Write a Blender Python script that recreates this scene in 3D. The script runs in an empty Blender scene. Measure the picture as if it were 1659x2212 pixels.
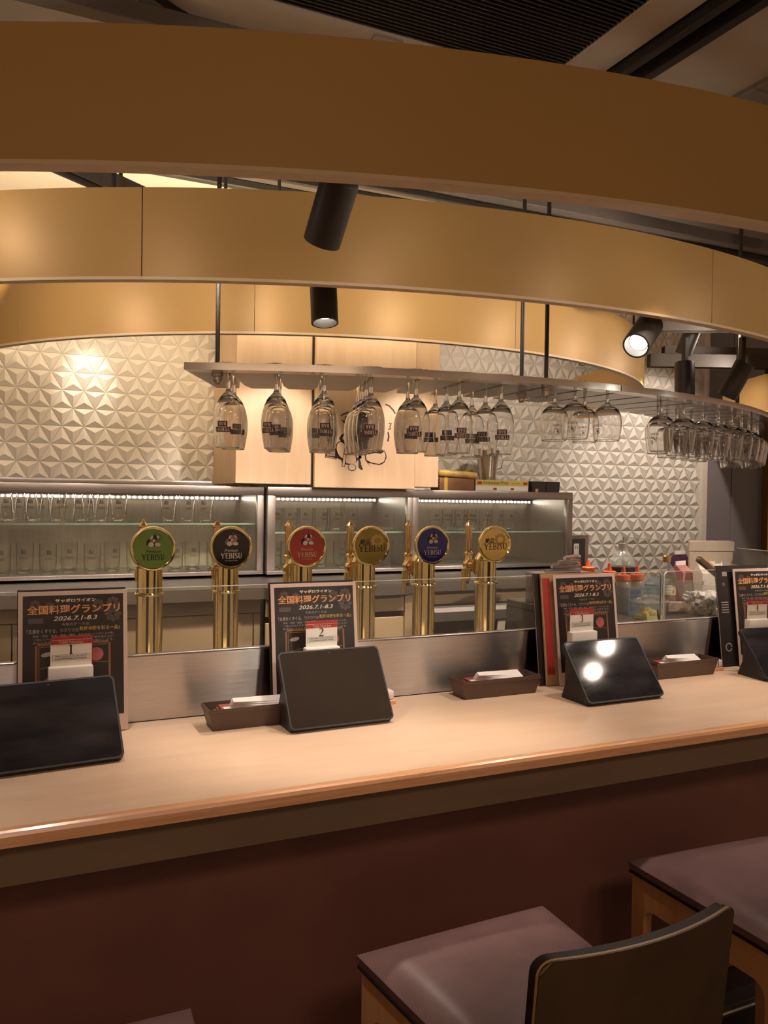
import bpy, bmesh, math, random
from mathutils import Vector, Matrix
from math import sin, cos, pi, radians, sqrt, atan2

SC = bpy.context.scene
COL = SC.collection
random.seed(7)

# ------------------------------------------------------------------ camera
EYE = 1.50
cam_d = bpy.data.cameras.new('camera')
cam_d.sensor_fit = 'VERTICAL'
cam_d.sensor_height = 32.0
cam_d.lens = 1775.0 / 2212.0 * 32.0
cam_d.clip_start = 0.02
cam = bpy.data.objects.new('camera', cam_d)
COL.objects.link(cam)
_y, _p, _r = radians(24.925), radians(-1.0825), radians(0.8618)
_f = Vector((sin(_y) * cos(_p), cos(_y) * cos(_p), sin(_p)))
_rt = Vector((cos(_y), -sin(_y), 0))
_u = _rt.cross(_f)
_r2 = cos(_r) * _rt + sin(_r) * _u
_u2 = -sin(_r) * _rt + cos(_r) * _u
_m = Matrix((_r2, _u2, -_f)).transposed().to_4x4()
_m.translation = (0, 0, EYE)
cam.matrix_world = _m
SC.camera = cam

# ------------------------------------------------------------------ exposure, world, room lights
SC.view_settings.view_transform = 'Standard'
SC.view_settings.look = 'None'
SC.view_settings.gamma = 1.0
SC.view_settings.use_curve_mapping = False
SC.view_settings.exposure = 0.15
SC.cycles.max_bounces = 14
SC.cycles.transmission_bounces = 14
SC.cycles.transparent_max_bounces = 48
SC.cycles.sample_clamp_indirect = 4.0
SC.cycles.caustics_reflective = False
SC.cycles.caustics_refractive = False

WARM = (1.0, 0.76, 0.50)
LAMP = (1.0, 0.81, 0.66)
w = bpy.data.worlds.new('room_air')
SC.world = w
w.use_nodes = True
w.node_tree.nodes['Background'].inputs[0].default_value = (1.0, 0.62, 0.40, 1)
w.node_tree.nodes['Background'].inputs[1].default_value = 0.30

def area(name, loc, target, sx, sy, power, col=WARM):
    d = bpy.data.lights.new(name, 'AREA')
    d.shape = 'RECTANGLE'; d.size = sx; d.size_y = sy; d.energy = power; d.color = col
    o = bpy.data.objects.new(name, d); COL.objects.link(o)
    o.location = loc
    o.rotation_euler = (Vector(target) - Vector(loc)).to_track_quat('-Z', 'Y').to_euler()
    return o
# lamps of the dining room behind the guest, and an unseen uplight placed to brighten the bar's pale ceiling
area('dining_room_lamps', (-0.8, -1.6, 2.62), (0.6, 1.2, 0.9), 2.4, 1.2, 9.0, (1.0, 0.68, 0.44))
def downlight(loc, tgt, power, deg, col, soft=0.35):
    d = bpy.data.lights.new('unseen_downlight', 'SPOT'); d.energy = power; d.color = col
    d.spot_size = radians(deg); d.spot_blend = 0.95; d.shadow_soft_size = soft
    o = bpy.data.objects.new('unseen_downlight', d); COL.objects.link(o); o.location = loc
    o.rotation_euler = (Vector(tgt) - Vector(loc)).to_track_quat('-Z', 'Y').to_euler()
for x in (-0.9, -0.1, 0.7, 1.5, 2.3): downlight((x, -0.6, 2.66), (x + .05, 1.42, 1.0), 80, 27, (1.0, 0.72, 0.58))  # unseen lamps, placed and aimed to brighten the counter front and seats
downlight((1.66, -0.40, 2.22), (0.68, 1.95, 1.03), 80, 11, (1.0, 0.86, 0.72), 0.03)  # unseen lamp, placed to streak the steel upstand
area('unseen_bar_uplight', (0.7, 3.0, 2.30), (0.7, 3.5, 2.72), 2.6, 0.10, 14.0, WARM)

# ------------------------------------------------------------------ materials
MATS = {}
def lin(c):
    return tuple((x / 12.92 if x <= 0.04045 else ((x + 0.055) / 1.055) ** 2.4) for x in c)
def hexc(h):
    return lin(tuple(int(h[i:i + 2], 16) / 255 for i in (0, 2, 4)))
def mat(name, col, rough=0.5, metal=0.0, var=0.06, scale=18.0, stretch=(1, 1, 1), bump=0.0, spec=0.5,
        coat=0.0, aniso=0.0, anirot=0.0, trans=0.0, ior=1.5, alpha=1.0, emit=None, estr=0.0, rvar=0.0, tangent=None):
    if name in MATS: return MATS[name]
    if isinstance(col, str): col = hexc(col)
    m = bpy.data.materials.new(name); m.use_nodes = True
    nt = m.node_tree; b = nt.nodes['Principled BSDF']
    b.inputs['Roughness'].default_value = rough
    b.inputs['Metallic'].default_value = metal
    b.inputs['Specular IOR Level'].default_value = spec
    b.inputs['Coat Weight'].default_value = coat
    b.inputs['Coat Roughness'].default_value = 0.08
    b.inputs['Anisotropic'].default_value = aniso
    b.inputs['Anisotropic Rotation'].default_value = anirot
    b.inputs['Transmission Weight'].default_value = trans
    b.inputs['IOR'].default_value = ior
    b.inputs['Alpha'].default_value = alpha
    if emit is not None:
        b.inputs['Emission Color'].default_value = (*emit, 1); b.inputs['Emission Strength'].default_value = estr
    if var > 0 or bump > 0 or rvar > 0:
        tc = nt.nodes.new('ShaderNodeTexCoord'); mp = nt.nodes.new('ShaderNodeMapping')
        mp.inputs['Scale'].default_value = stretch
        nz = nt.nodes.new('ShaderNodeTexNoise')
        nz.inputs['Scale'].default_value = scale; nz.inputs['Detail'].default_value = 4
        nt.links.new(tc.outputs['Object'], mp.inputs['Vector']); nt.links.new(mp.outputs[0], nz.inputs['Vector'])
        rp = nt.nodes.new('ShaderNodeValToRGB')
        rp.color_ramp.elements[0].position = 0.3; rp.color_ramp.elements[1].position = 0.7
        rp.color_ramp.elements[0].color = (*[max(0, c * (1 - var)) for c in col], 1)
        rp.color_ramp.elements[1].color = (*[min(1, c * (1 + var)) for c in col], 1)
        nt.links.new(nz.outputs['Fac'], rp.inputs[0]); nt.links.new(rp.outputs[0], b.inputs['Base Color'])
        if bump > 0:
            bp = nt.nodes.new('ShaderNodeBump'); bp.inputs['Strength'].default_value = bump
            bp.inputs['Distance'].default_value = 0.002
            nt.links.new(nz.outputs['Fac'], bp.inputs['Height']); nt.links.new(bp.outputs[0], b.inputs['Normal'])
        if rvar > 0:
            mr = nt.nodes.new('ShaderNodeMapRange')
            mr.inputs['To Min'].default_value = max(0.02, rough - rvar); mr.inputs['To Max'].default_value = rough + rvar
            nt.links.new(nz.outputs['Fac'], mr.inputs['Value']); nt.links.new(mr.outputs[0], b.inputs['Roughness'])
    else:
        b.inputs['Base Color'].default_value = (*col, 1)
    if tangent:
        tv = nt.nodes.new('ShaderNodeCombineXYZ')
        for i in range(3): tv.inputs[i].default_value = tangent[i]
        nt.links.new(tv.outputs[0], b.inputs['Tangent'])
    MATS[name] = m
    return m

def thin_glass(name, tint=(0.97, 0.98, 0.96), ior=1.5, rough=0.02, haze=0.0, hazecol=(0.5, 0.48, 0.42), edge=1.0):
    """a thin pane or wall of glass: clear straight through, mirror-like by Fresnel, optionally a little hazy"""
    if name in MATS: return MATS[name]
    m = bpy.data.materials.new(name); m.use_nodes = True
    nt = m.node_tree; nt.nodes.remove(nt.nodes['Principled BSDF'])
    out = nt.nodes['Material Output']
    tr = nt.nodes.new('ShaderNodeBsdfTransparent'); tr.inputs[0].default_value = (*tint, 1)
    gl = nt.nodes.new('ShaderNodeBsdfGlossy'); gl.inputs['Roughness'].default_value = rough
    gl.inputs['Color'].default_value = (0.95, 0.95, 0.95, 1)
    fr = nt.nodes.new('ShaderNodeFresnel')
    ge = nt.nodes.new('ShaderNodeNewGeometry'); io = nt.nodes.new('ShaderNodeMapRange')
    io.inputs['To Min'].default_value = ior; io.inputs['To Max'].default_value = 1 / ior   # same sheen from both sides of a thin wall
    nt.links.new(ge.outputs['Backfacing'], io.inputs['Value']); nt.links.new(io.outputs[0], fr.inputs['IOR'])
    lw = nt.nodes.new('ShaderNodeLayerWeight'); lw.inputs['Blend'].default_value = 0.5
    cr = nt.nodes.new('ShaderNodeValToRGB')      # a longer way through the wall at grazing angles
    cr.color_ramp.elements[0].position = 0.55; cr.color_ramp.elements[0].color = (*tint, 1)
    cr.color_ramp.elements[1].position = 1.0; cr.color_ramp.elements[1].color = (*[c * edge for c in tint], 1)
    nt.links.new(lw.outputs['Facing'], cr.inputs[0]); nt.links.new(cr.outputs[0], tr.inputs[0])
    mx = nt.nodes.new('ShaderNodeMixShader')
    nt.links.new(fr.outputs[0], mx.inputs[0]); nt.links.new(tr.outputs[0], mx.inputs[1]); nt.links.new(gl.outputs[0], mx.inputs[2])
    last = mx.outputs[0]
    if haze > 0:
        df = nt.nodes.new('ShaderNodeBsdfDiffuse'); df.inputs[0].default_value = (*hazecol, 1)
        tc = nt.nodes.new('ShaderNodeTexCoord'); nz = nt.nodes.new('ShaderNodeTexNoise'); nz.inputs['Scale'].default_value = 5
        nt.links.new(tc.outputs['Object'], nz.inputs['Vector'])
        mr = nt.nodes.new('ShaderNodeMapRange'); mr.inputs['To Min'].default_value = haze * 0.4; mr.inputs['To Max'].default_value = haze * 1.6
        nt.links.new(nz.outputs['Fac'], mr.inputs['Value'])
        m2 = nt.nodes.new('ShaderNodeMixShader')
        nt.links.new(mr.outputs[0], m2.inputs[0]); nt.links.new(last, m2.inputs[1]); nt.links.new(df.outputs[0], m2.inputs[2])
        last = m2.outputs[0]
    nt.links.new(last, out.inputs['Surface'])
    MATS[name] = m
    return m

def glowing(name, col, strength):
    return mat(name, col, 0.5, var=0, emit=col, estr=strength)

def wood(name, c1, c2, rough=0.35, scale=3.0, stretch=(1, 9, 9), coat=0.15, bump=0.04):
    if name in MATS: return MATS[name]
    if isinstance(c1, str): c1 = hexc(c1)
    if isinstance(c2, str): c2 = hexc(c2)
    m = mat(name, c1, rough, var=0.01, scale=scale, stretch=stretch, bump=bump, coat=coat)
    for n in m.node_tree.nodes:
        if n.type == 'VALTORGB':
            n.color_ramp.elements[0].color = (*c1, 1); n.color_ramp.elements[1].color = (*c2, 1)
        if n.type == 'TEX_NOISE':
            n.inputs['Detail'].default_value = 8; n.inputs['Distortion'].default_value = 0.6
    return m

m_tile = mat('white_relief_plaster', (0.80, 0.77, 0.71), 0.55, var=0.03, scale=6)
m_grout = mat('plaster_joint', (0.78, 0.75, 0.69), 0.6, var=0.03)
m_gold = mat('gold_painted_band', (0.60, 0.37, 0.13), 0.42, spec=.3, metal=0.08, var=0.03, scale=3)
m_goldedge = mat('pale_band_edge', (0.86, 0.66, 0.42), 0.45, var=0.04)
m_dark = mat('dark_ceiling_paint', (0.20, 0.165, 0.135), 0.38, var=0.10, scale=2, spec=0.5)
m_grey = mat('grey_ceiling_paint', (0.46, 0.40, 0.32), 0.5, var=0.06, scale=3)
m_cream = mat('cream_ceiling_paint', (0.82, 0.74, 0.60), 0.6, var=0.02)
m_black = mat('black_slat_paint', (0.012, 0.009, 0.007), 0.6, var=0.1)
m_bluewall = mat('slate_blue_wall_paint', (0.25, 0.24, 0.255), 0.55, var=0.04, scale=3)
m_floor = mat('dark_floor_tile', (0.030, 0.020, 0.017), 0.35, var=0.2, scale=5)
m_joint = mat('floor_tile_joint', (0.075, 0.060, 0.055), 0.7, var=0.1)
m_maroon = mat('maroon_counter_panel', (0.155, 0.062, 0.045), 0.5, var=0.10, scale=6)
m_brown = mat('olive_brown_fascia', (0.15, 0.095, 0.052), 0.5, var=0.10, scale=4, stretch=(1, 6, 6))
m_top = wood('maple_counter_top', (0.64, 0.455, 0.315), (0.71, 0.515, 0.37), 0.30, 3.0, (1.2, 7, 7), coat=0.10, bump=0.03)
m_edge = wood('maple_counter_edge', (0.58, 0.29, 0.135), (0.74, 0.41, 0.21), 0.28, 6.0, (1, 22, 22), coat=0.3)
m_maple = wood('maple_wall_panel', (0.70, 0.49, 0.30), (0.77, 0.56, 0.365), 0.42, 4.0, (6, 6, 0.8), coat=0.05, bump=0.02)
m_birch = wood('beech_chair_frame', (0.60, 0.29, 0.115), (0.68, 0.36, 0.16), 0.4, 5.0, (8, 8, 1))
m_beige = mat('beige_drawer_laminate', (0.52, 0.38, 0.22), 0.45, var=0.03, scale=5)
m_steel = mat('brushed_steel', (0.60, 0.56, 0.53), 0.29, metal=1.0, var=0.10, scale=9, stretch=(1, 60, 60), rvar=0.025, aniso=1.0, tangent=(0, 0, 1), bump=0.03)
m_steel2 = mat('satin_steel', (0.44, 0.41, 0.385), 0.34, metal=1.0, var=0.06, scale=6, stretch=(1, 25, 25))
m_steelv = mat('steel_cabinet_lining', (0.40, 0.365, 0.32), 0.36, aniso=.9, tangent=(0, 0, 1), metal=1.0, var=0.12, scale=9, stretch=(50, 50, 1), rvar=0.05)
m_rack = mat('rack_steel', (0.50, 0.46, 0.42), 0.30, metal=1.0, var=0.05, scale=8, stretch=(1, 1, 20))
m_rackedge = mat('polished_rack_edge', (0.60, 0.55, 0.49), 0.16, metal=1.0, var=0.05, scale=8)
m_fridge = mat('dark_fridge_lining', (0.05, 0.046, 0.042), 0.5, var=0.1)
m_brass = mat('polished_brass', (0.93, 0.78, 0.40), 0.12, metal=1.0, var=0.05, scale=30)
m_copper = mat('pale_brass', (0.86, 0.64, 0.36), 0.20, metal=1.0, var=0.05)
m_tint = mat('gunmetal_paint', (0.050, 0.043, 0.036), 0.45, metal=0.0, var=0.05)
m_rail = mat('warm_grey_rail_paint', (0.20, 0.175, 0.15), 0.42, var=0.05)
m_white = mat('white_plastic', (0.78, 0.72, 0.66), 0.4, var=0.03)
m_acryl = mat('frosted_white_acrylic', (0.80, 0.74, 0.68), 0.35, var=0.02)
m_card = mat('white_card', (0.82, 0.77, 0.68), 0.6, var=0.03)
m_red = mat('red_print', (0.36, 0.035, 0.03), 0.5, var=0.05)
m_ink = mat('dark_brown_print', (0.028, 0.013, 0.010), 0.5, var=0.05)
m_inkg = mat('dark_glass_print', (0.060, 0.014, 0.014), 0.45, var=0.05)
m_poster = mat('dark_poster_print', (0.024, 0.017, 0.015), 0.32, var=0.25, scale=12)
m_border = mat('pale_pink_poster_border', (0.56, 0.42, 0.36), 0.35, var=0.03)
m_title = mat('copper_orange_print', (0.62, 0.28, 0.10), 0.4, var=0.25, scale=40)
m_yel = mat('mustard_print', (0.42, 0.29, 0.06), 0.4, var=0.1)
m_cream2 = mat('cream_print', (0.72, 0.62, 0.48), 0.4, var=0.03)
m_pale = mat('pale_grey_print', (0.34, 0.29, 0.26), 0.4, var=0.05)
m_paleg = mat('faint_grey_print', (0.085, 0.062, 0.056), 0.4, var=0.1)
m_meat = mat('pink_meat_print', (0.36, 0.09, 0.09), 0.4, var=0.3, scale=40)
m_frame = mat('brown_print', (0.22, 0.10, 0.045), 0.4, var=0.15)
m_case = mat('black_tablet_case', (0.016, 0.014, 0.013), 0.5, var=0.15, scale=60, bump=0.05)
m_screen = mat('black_tablet_screen', (0.026, 0.023, 0.025), 0.07, var=0.5, scale=6, stretch=(1, 3, 3), rvar=0.035, coat=0.0)
m_screenm = mat('matt_black_tablet_screen', (0.026, 0.017, 0.011), 0.5, spec=.08, var=0.1, scale=8)
m_tray = mat('dark_brown_tray', (0.085, 0.052, 0.038), 0.42, var=0.06)
m_paper = mat('white_paper_sleeve', (0.76, 0.71, 0.68), 0.6, var=0.04)
m_redp = mat('dark_red_packet', (0.25, 0.035, 0.035), 0.45, var=0.1)
m_leather = mat('purple_brown_leather', (0.185, 0.108, 0.108), 0.36, var=0.10, scale=22, bump=0.10)
m_shell = mat('dark_brown_back_shell', (0.075, 0.042, 0.018), 0.5, var=0.15, scale=12)
m_pipe = mat('blackish_leather_edge', (0.022, 0.012, 0.012), 0.55, spec=.3, var=0.1)
m_rimw = mat('pale_ply_edge', (0.46, 0.29, 0.13), 0.4, var=0.1)
m_bronze = mat('bronze_frame', (0.50, 0.27, 0.07), 0.3, metal=0.8, var=0.08)
m_glass = thin_glass('clear_drinking_glass', (0.99, 0.99, 0.98), 1.48, 0.02, edge=.45)
m_pane = thin_glass('clear_glass_pane', (0.96, 0.96, 0.945), 1.45, 0.01, haze=0.02)
m_door = thin_glass('hazy_cabinet_glass', (0.93, 0.92, 0.88), 1.5, 0.03, haze=0.035, hazecol=(0.42, 0.40, 0.34))  # an even diffuse haze mixed over the clear pane
m_shelfg = thin_glass('glass_shelf_face', (0.86, 0.92, 0.88), 1.5, 0.02)
m_gedge = mat('green_glass_edge', (0.30, 0.50, 0.42), 0.12, var=0.05, spec=0.9)
m_gedge2 = mat('pale_glass_edge', (0.62, 0.62, 0.55), 0.15, var=0.05, spec=0.9)
m_solid = mat('solid_glass_stem', (1.0, 1.0, 0.995), 0.02, var=0, trans=1.0, ior=1.45)
m_film = thin_glass('clear_plastic_film', (0.93, 0.93, 0.92), 1.5, 0.08, haze=0.10, hazecol=(0.8, 0.78, 0.74))
m_plast = thin_glass('clear_plastic_tub', (0.90, 0.92, 0.92), 1.45, 0.10, haze=0.16, hazecol=(0.75, 0.78, 0.76))
m_rim = mat('glass_lip', (0.9, 0.9, 0.88), 0.05, var=0, trans=0.75, ior=1.45)
m_led = glowing('white_led_glow', (1.0, 0.93, 0.84), 22.0)
m_lens = glowing('lamp_lens_glow', (1.0, 0.93, 0.82), 14.0)

# ------------------------------------------------------------------ mesh helpers
class B:
    def __init__(s): s.bm = bmesh.new()
    def box(s, x, y, z, bev=0.0, seg=2):
        vs = [s.bm.verts.new((a, b, c)) for c in z for b in y for a in x]
        fs = [s.bm.faces.new([vs[i] for i in q]) for q in ((0, 2, 3, 1), (4, 5, 7, 6), (0, 1, 5, 4), (2, 6, 7, 3), (0, 4, 6, 2), (1, 3, 7, 5))]
        if bev > 0:
            es = list({e for f in fs for e in f.edges})
            bmesh.ops.bevel(s.bm, geom=es, offset=bev, segments=seg, profile=0.5, affect='EDGES')
        return s
    def prism(s, poly, a0, a1, axis='z'):
        """poly: 2D outline; extruded along axis. z: (x,y)  y: (x,z)  x: (y,z)"""
        def P(u, v, t):
            return (u, v, t) if axis == 'z' else (u, t, v) if axis == 'y' else (t, u, v)
        n = len(poly)
        lo = [s.bm.verts.new(P(u, v, a0)) for u, v in poly]; hi = [s.bm.verts.new(P(u, v, a1)) for u, v in poly]
        fs = [s.bm.faces.new(lo[::-1]), s.bm.faces.new(hi)]
        for i in range(n):
            fs.append(s.bm.faces.new((lo[i], lo[(i + 1) % n], hi[(i + 1) % n], hi[i])))
        bmesh.ops.recalc_face_normals(s.bm, faces=fs)
        return s
    def lathe(s, prof, n=28, c=(0, 0, 0), axis='z', cap=True):
        rings = []
        for r, z in prof:
            ring = []
            if r < 1e-6:
                v = s._ax(0, 0, z, c, axis); ring = [s.bm.verts.new(v)]
            else:
                for i in range(n):
                    a = 2 * pi * i / n
                    ring.append(s.bm.verts.new(s._ax(r * cos(a), r * sin(a), z, c, axis)))
            rings.append(ring)
        fs = []
        for a, b in zip(rings, rings[1:]):
            for i in range(n):
                j = (i + 1) % n
                if len(a) == 1 and len(b) == 1: continue
                if len(a) == 1: fs.append(s.bm.faces.new((a[0], b[j], b[i])))
                elif len(b) == 1: fs.append(s.bm.faces.new((a[i], a[j], b[0])))
                else: fs.append(s.bm.faces.new((a[i], a[j], b[j], b[i])))
        if cap:
            for ring, fl in ((rings[0], True), (rings[-1], False)):
                if len(ring) > 2: fs.append(s.bm.faces.new(ring[::-1] if fl else ring))
        if axis == 'y':
            for f in fs: f.normal_flip()
        return s
    @staticmethod
    def _ax(x, y, z, c, axis):
        v = (x, y, z) if axis == 'z' else (x, z, y) if axis == 'y' else (z, x, y)
        return (v[0] + c[0], v[1] + c[1], v[2] + c[2])
    def cyl(s, r, z0, z1, c=(0, 0, 0), axis='z', n=24): return s.lathe([(r, z0), (r, z1)], n, c, axis)
    def tube(s, pts, r, n=10, cap=True, radii=None):
        pts = [Vector(p) for p in pts]; rings = []
        up = Vector((0, 0, 1))
        for i, p in enumerate(pts):
            t = (pts[min(i + 1, len(pts) - 1)] - pts[max(i - 1, 0)]).normalized()
            ref = up if abs(t.dot(up)) < 0.95 else Vector((1, 0, 0))
            a = t.cross(ref).normalized(); b = a.cross(t)
            rr = radii[i] if radii else r
            rings.append([s.bm.verts.new(p + rr * (cos(2 * pi * k / n) * a + sin(2 * pi * k / n) * b)) for k in range(n)])
        for A, C in zip(rings, rings[1:]):
            for k in range(n): s.bm.faces.new((A[k], C[k], C[(k + 1) % n], A[(k + 1) % n]))
        if cap: s.bm.faces.new(rings[0]); s.bm.faces.new(rings[-1][::-1])
        bmesh.ops.recalc_face_normals(s.bm, faces=s.bm.faces[:])
        return s
    def sector(s, c, r0, r1, a0, a1, z0, z1, n=60):
        """ring segment about c; angle measured from -Y towards +X, degrees"""
        P = lambda r, a, z: (c[0] + r * sin(a), c[1] - r * cos(a), z)
        cols = []
        for i in range(n + 1):
            a = radians(a0 + (a1 - a0) * i / n)
            cols.append([s.bm.verts.new(P(*q)) for q in ((r0, a, z0), (r1, a, z0), (r1, a, z1), (r0, a, z1))])
        fs = []
        for A, C in zip(cols, cols[1:]):
            for k in range(4): fs.append(s.bm.faces.new((A[k], A[(k + 1) % 4], C[(k + 1) % 4], C[k])))
        fs += [s.bm.faces.new(cols[0]), s.bm.faces.new(cols[-1])]
        bmesh.ops.recalc_face_normals(s.bm, faces=fs)
        return s
    def poly(s, pts):
        s.bm.faces.new([s.bm.verts.new(p) for p in pts]); return s
    def tri(s, verts, faces, fn=None):
        vs = [s.bm.verts.new(fn(*v) if fn else v) for v in verts]
        for f in faces:
            try: s.bm.faces.new([vs[i] for i in f])
            except ValueError: pass
        return s
    def ribbon(s, pts, w, fn):
        """flat stroke through 2D pts (each may carry its own width) mapped by fn(u, v)"""
        P = [Vector(p[:2]) for p in pts]; ws = [(p[2] if len(p) > 2 else w) for p in pts]
        L = []
        for i, p in enumerate(P):
            t = (P[min(i + 1, len(P) - 1)] - P[max(i - 1, 0)])
            t = t.normalized() if t.length > 0 else Vector((1, 0))
            nrm = Vector((-t.y, t.x)) * ws[i] / 2
            L.append((s.bm.verts.new(fn(*(p + nrm))), s.bm.verts.new(fn(*(p - nrm)))))
        for a, b in zip(L, L[1:]): s.bm.faces.new((a[0], a[1], b[1], b[0]))
        return s
    def flat(s, pts, fn): return s.poly([fn(*p) for p in pts])
    def text(s, txt, fn, cx, cy, width=None, height=None, bold=0.0, shear=0.0):
        v, f, W, H = glyphs(txt, bold, shear)
        sx = (width / W) if width else (height / H)
        sy = (height / H) if height else sx
        return s.tri(v, f, lambda a, b: fn(cx + a * sx, cy + b * sy))
    def xf(s, M): s.bm.transform(M); return s
    def build(s, name, m, parent=None, smooth=True, ang=32, loc=None):
        me = bpy.data.meshes.new(name)
        s.bm.to_mesh(me); s.bm.free()
        me.materials.append(m)
        if smooth:
            me.polygons.foreach_set('use_smooth', [True] * len(me.polygons))
            me.set_sharp_from_angle(angle=radians(ang))
        o = bpy.data.objects.new(name, me); COL.objects.link(o)
        if parent: o.parent = parent
        if loc: o.location = loc
        return o

_gc = {}
def glyphs(txt, bold=0.0, shear=0.0):
    k = (txt, bold, shear)
    if k in _gc: return _gc[k]
    cu = bpy.data.curves.new('lettering', 'FONT')
    cu.body = txt; cu.size = 1.0; cu.offset = bold; cu.shear = shear; cu.resolution_u = 3
    cu.fill_mode = 'FRONT'
    ob = bpy.data.objects.new('lettering', cu)
    me = ob.to_mesh()
    v = [(p.co.x, p.co.y) for p in me.vertices]; f = [tuple(p.vertices) for p in me.polygons]
    ob.to_mesh_clear(); bpy.data.objects.remove(ob); bpy.data.curves.remove(cu)
    x0 = min(a for a, b in v); x1 = max(a for a, b in v); y0 = min(b for a, b in v); y1 = max(b for a, b in v)
    v = [(a - (x0 + x1) / 2, b - (y0 + y1) / 2) for a, b in v]
    _gc[k] = (v, f, x1 - x0, max(y1 - y0, 1e-6))
    return _gc[k]

# serif capitals, unit height, drawn as strokes
def serif_word(b, word, fn, cx, cy, width, height, bold=1.0):
    t, th = 0.17 * bold, 0.085 * bold
    G = {
        'Y': (0.80, [([(0.06, 1), (0.40, 0.46)], t), ([(0.76, 1), (0.42, 0.46)], th), ([(0.41, 0.5), (0.41, 0)], t), ([(0, 0.97), (0.22, 0.97)], th * .8), ([(0.62, 0.97), (0.86, 0.97)], th * .8), ([(0.25, 0.03), (0.57, 0.03)], th * .8)]),
        'E': (0.58, [([(0.14, 0), (0.14, 1)], t), ([(0.03, 0.96), (0.54, 0.96)], th), ([(0.14, 0.53), (0.46, 0.53)], th), ([(0.03, 0.04), (0.58, 0.04)], th), ([(0.53, 1), (0.53, 0.82)], th * .7), ([(0.56, 0), (0.56, 0.2)], th * .7)]),
        'B': (0.64, [([(0.14, 0), (0.14, 1)], t), ([(0.03, 0.96), (0.36, 0.96), (0.50, 0.88, t * .9), (0.53, 0.76, t), (0.48, 0.62, t * .9), (0.34, 0.54)], th), ([(0.14, 0.54), (0.36, 0.54), (0.54, 0.44, t * .9), (0.58, 0.28, t), (0.52, 0.12, t * .9), (0.36, 0.04), (0.03, 0.04)], th)]),
        'I': (0.30, [([(0.15, 0), (0.15, 1)], t), ([(0.02, 0.97), (0.28, 0.97)], th * .8), ([(0.02, 0.03), (0.28, 0.03)], th * .8)]),
        'S': (0.54, [([(0.46, 0.80), (0.40, 0.93), (0.26, 0.97), (0.12, 0.90, t * .8), (0.08, 0.76, t), (0.16, 0.62, t), (0.34, 0.48, t * 1.1), (0.46, 0.34, t), (0.46, 0.16, t * .8), (0.34, 0.05), (0.20, 0.03), (0.08, 0.10), (0.04, 0.24)], th)]),
        'U': (0.72, [([(0.14, 1), (0.14, 0.30), (0.20, 0.12, t * .9), (0.34, 0.03, th), (0.48, 0.06, th), (0.58, 0.2, th), (0.60, 0.4, th), (0.60, 1, th)], t), ([(0.02, 0.97), (0.28, 0.97)], th * .8), ([(0.48, 0.97), (0.72, 0.97)], th * .8)]),
        'A': (0.78, [([(0.38, 1), (0.10, 0)], th), ([(0.38, 1), (0.68, 0)], t), ([(0.2, 0.34), (0.58, 0.34)], th), ([(0, 0.03), (0.22, 0.03)], th * .8), ([(0.54, 0.03), (0.8, 0.03)], th * .8)]),
        'R': (0.70, [([(0.14, 0), (0.14, 1)], t), ([(0.03, 0.96), (0.36, 0.96), (0.50, 0.88, t * .9), (0.53, 0.74, t), (0.46, 0.58, t * .9), (0.3, 0.50), (0.14, 0.50)], th), ([(0.34, 0.5), (0.66, 0)], t), ([(0.02, 0.03), (0.28, 0.03)], th * .8)]),
    }
    gap = 0.10
    W = sum(G[c][0] for c in word) + gap * (len(word) - 1)
    sx, sy = width / W, height
    x = -W / 2
    for c in word:
        for pts, wd in G[c][1]:
            P = [(cx + (x + p[0]) * sx, cy + (p[1] - 0.5) * sy, (p[2] if len(p) > 2 else wd) * (sx + sy) / 2) for p in pts]
            b.ribbon(P, 0.01, fn)
        x += G[c][0] + gap

# ------------------------------------------------------------------ scene helpers
def thing(name, label, cat, loc=(0, 0, 0), rz=0.0, group=None, rot=None):
    o = bpy.data.objects.new(name, None); COL.objects.link(o)
    o.empty_display_size = 0.02
    o.location = loc; o.rotation_euler = rot if rot else (0, 0, rz)
    o['label'] = label; o['category'] = cat
    if group: o['group'] = group
    return o
def tag(o, label, cat, group=None):
    o['label'] = label; o['category'] = cat
    if group: o['group'] = group
    return o
def structure(o, label=None):
    o['kind'] = 'structure'
    if label: o['label'] = label
    return o
def dup(root, loc, rot=None, label=None, group=None):
    r = root.copy(); COL.objects.link(r); r.location = loc
    if rot is not None: r.rotation_euler = rot
    if label: r['label'] = label
    if group: r['group'] = group
    for ch in list(root.children):
        c = ch.copy(); COL.objects.link(c); c.parent = r
        for g in list(ch.children):
            d = g.copy(); COL.objects.link(d); d.parent = c
    return r
ORD = ['first', 'second', 'third', 'fourth', 'fifth', 'sixth', 'seventh', 'eighth', 'ninth', 'tenth', 'eleventh', 'twelfth', 'thirteenth',
       'fourteenth', 'fifteenth', 'sixteenth', 'seventeenth', 'eighteenth', 'nineteenth', 'twentieth', 'twenty-first', 'twenty-second',
       'twenty-third', 'twenty-fourth', 'twenty-fifth', 'twenty-sixth', 'twenty-seventh', 'twenty-eighth', 'twenty-ninth', 'thirtieth']
def H(h): return EYE + h
RC = (1.492, 4.30)                      # common centre of rack and rings
def pol(a, r, c=RC): return (c[0] + r * sin(radians(a)), c[1] - r * cos(radians(a)))


# ================================================================== SETTING
fl = structure(B().box((-3, 6.5), (-2.5, 4.0), (-0.06, 0)).build('floor', m_floor, smooth=False), 'dark tiled floor under the counter chairs')
for i in range(7):
    for j in range(4):
        x, y = 1.0 + i * 0.3, 0.2 + j * 0.3
        B().box((x + .003, x + .297), (y + .003, y + .297), (0, .006), 0.001, 1).build('floor_tile', m_floor, fl, smooth=False)

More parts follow.
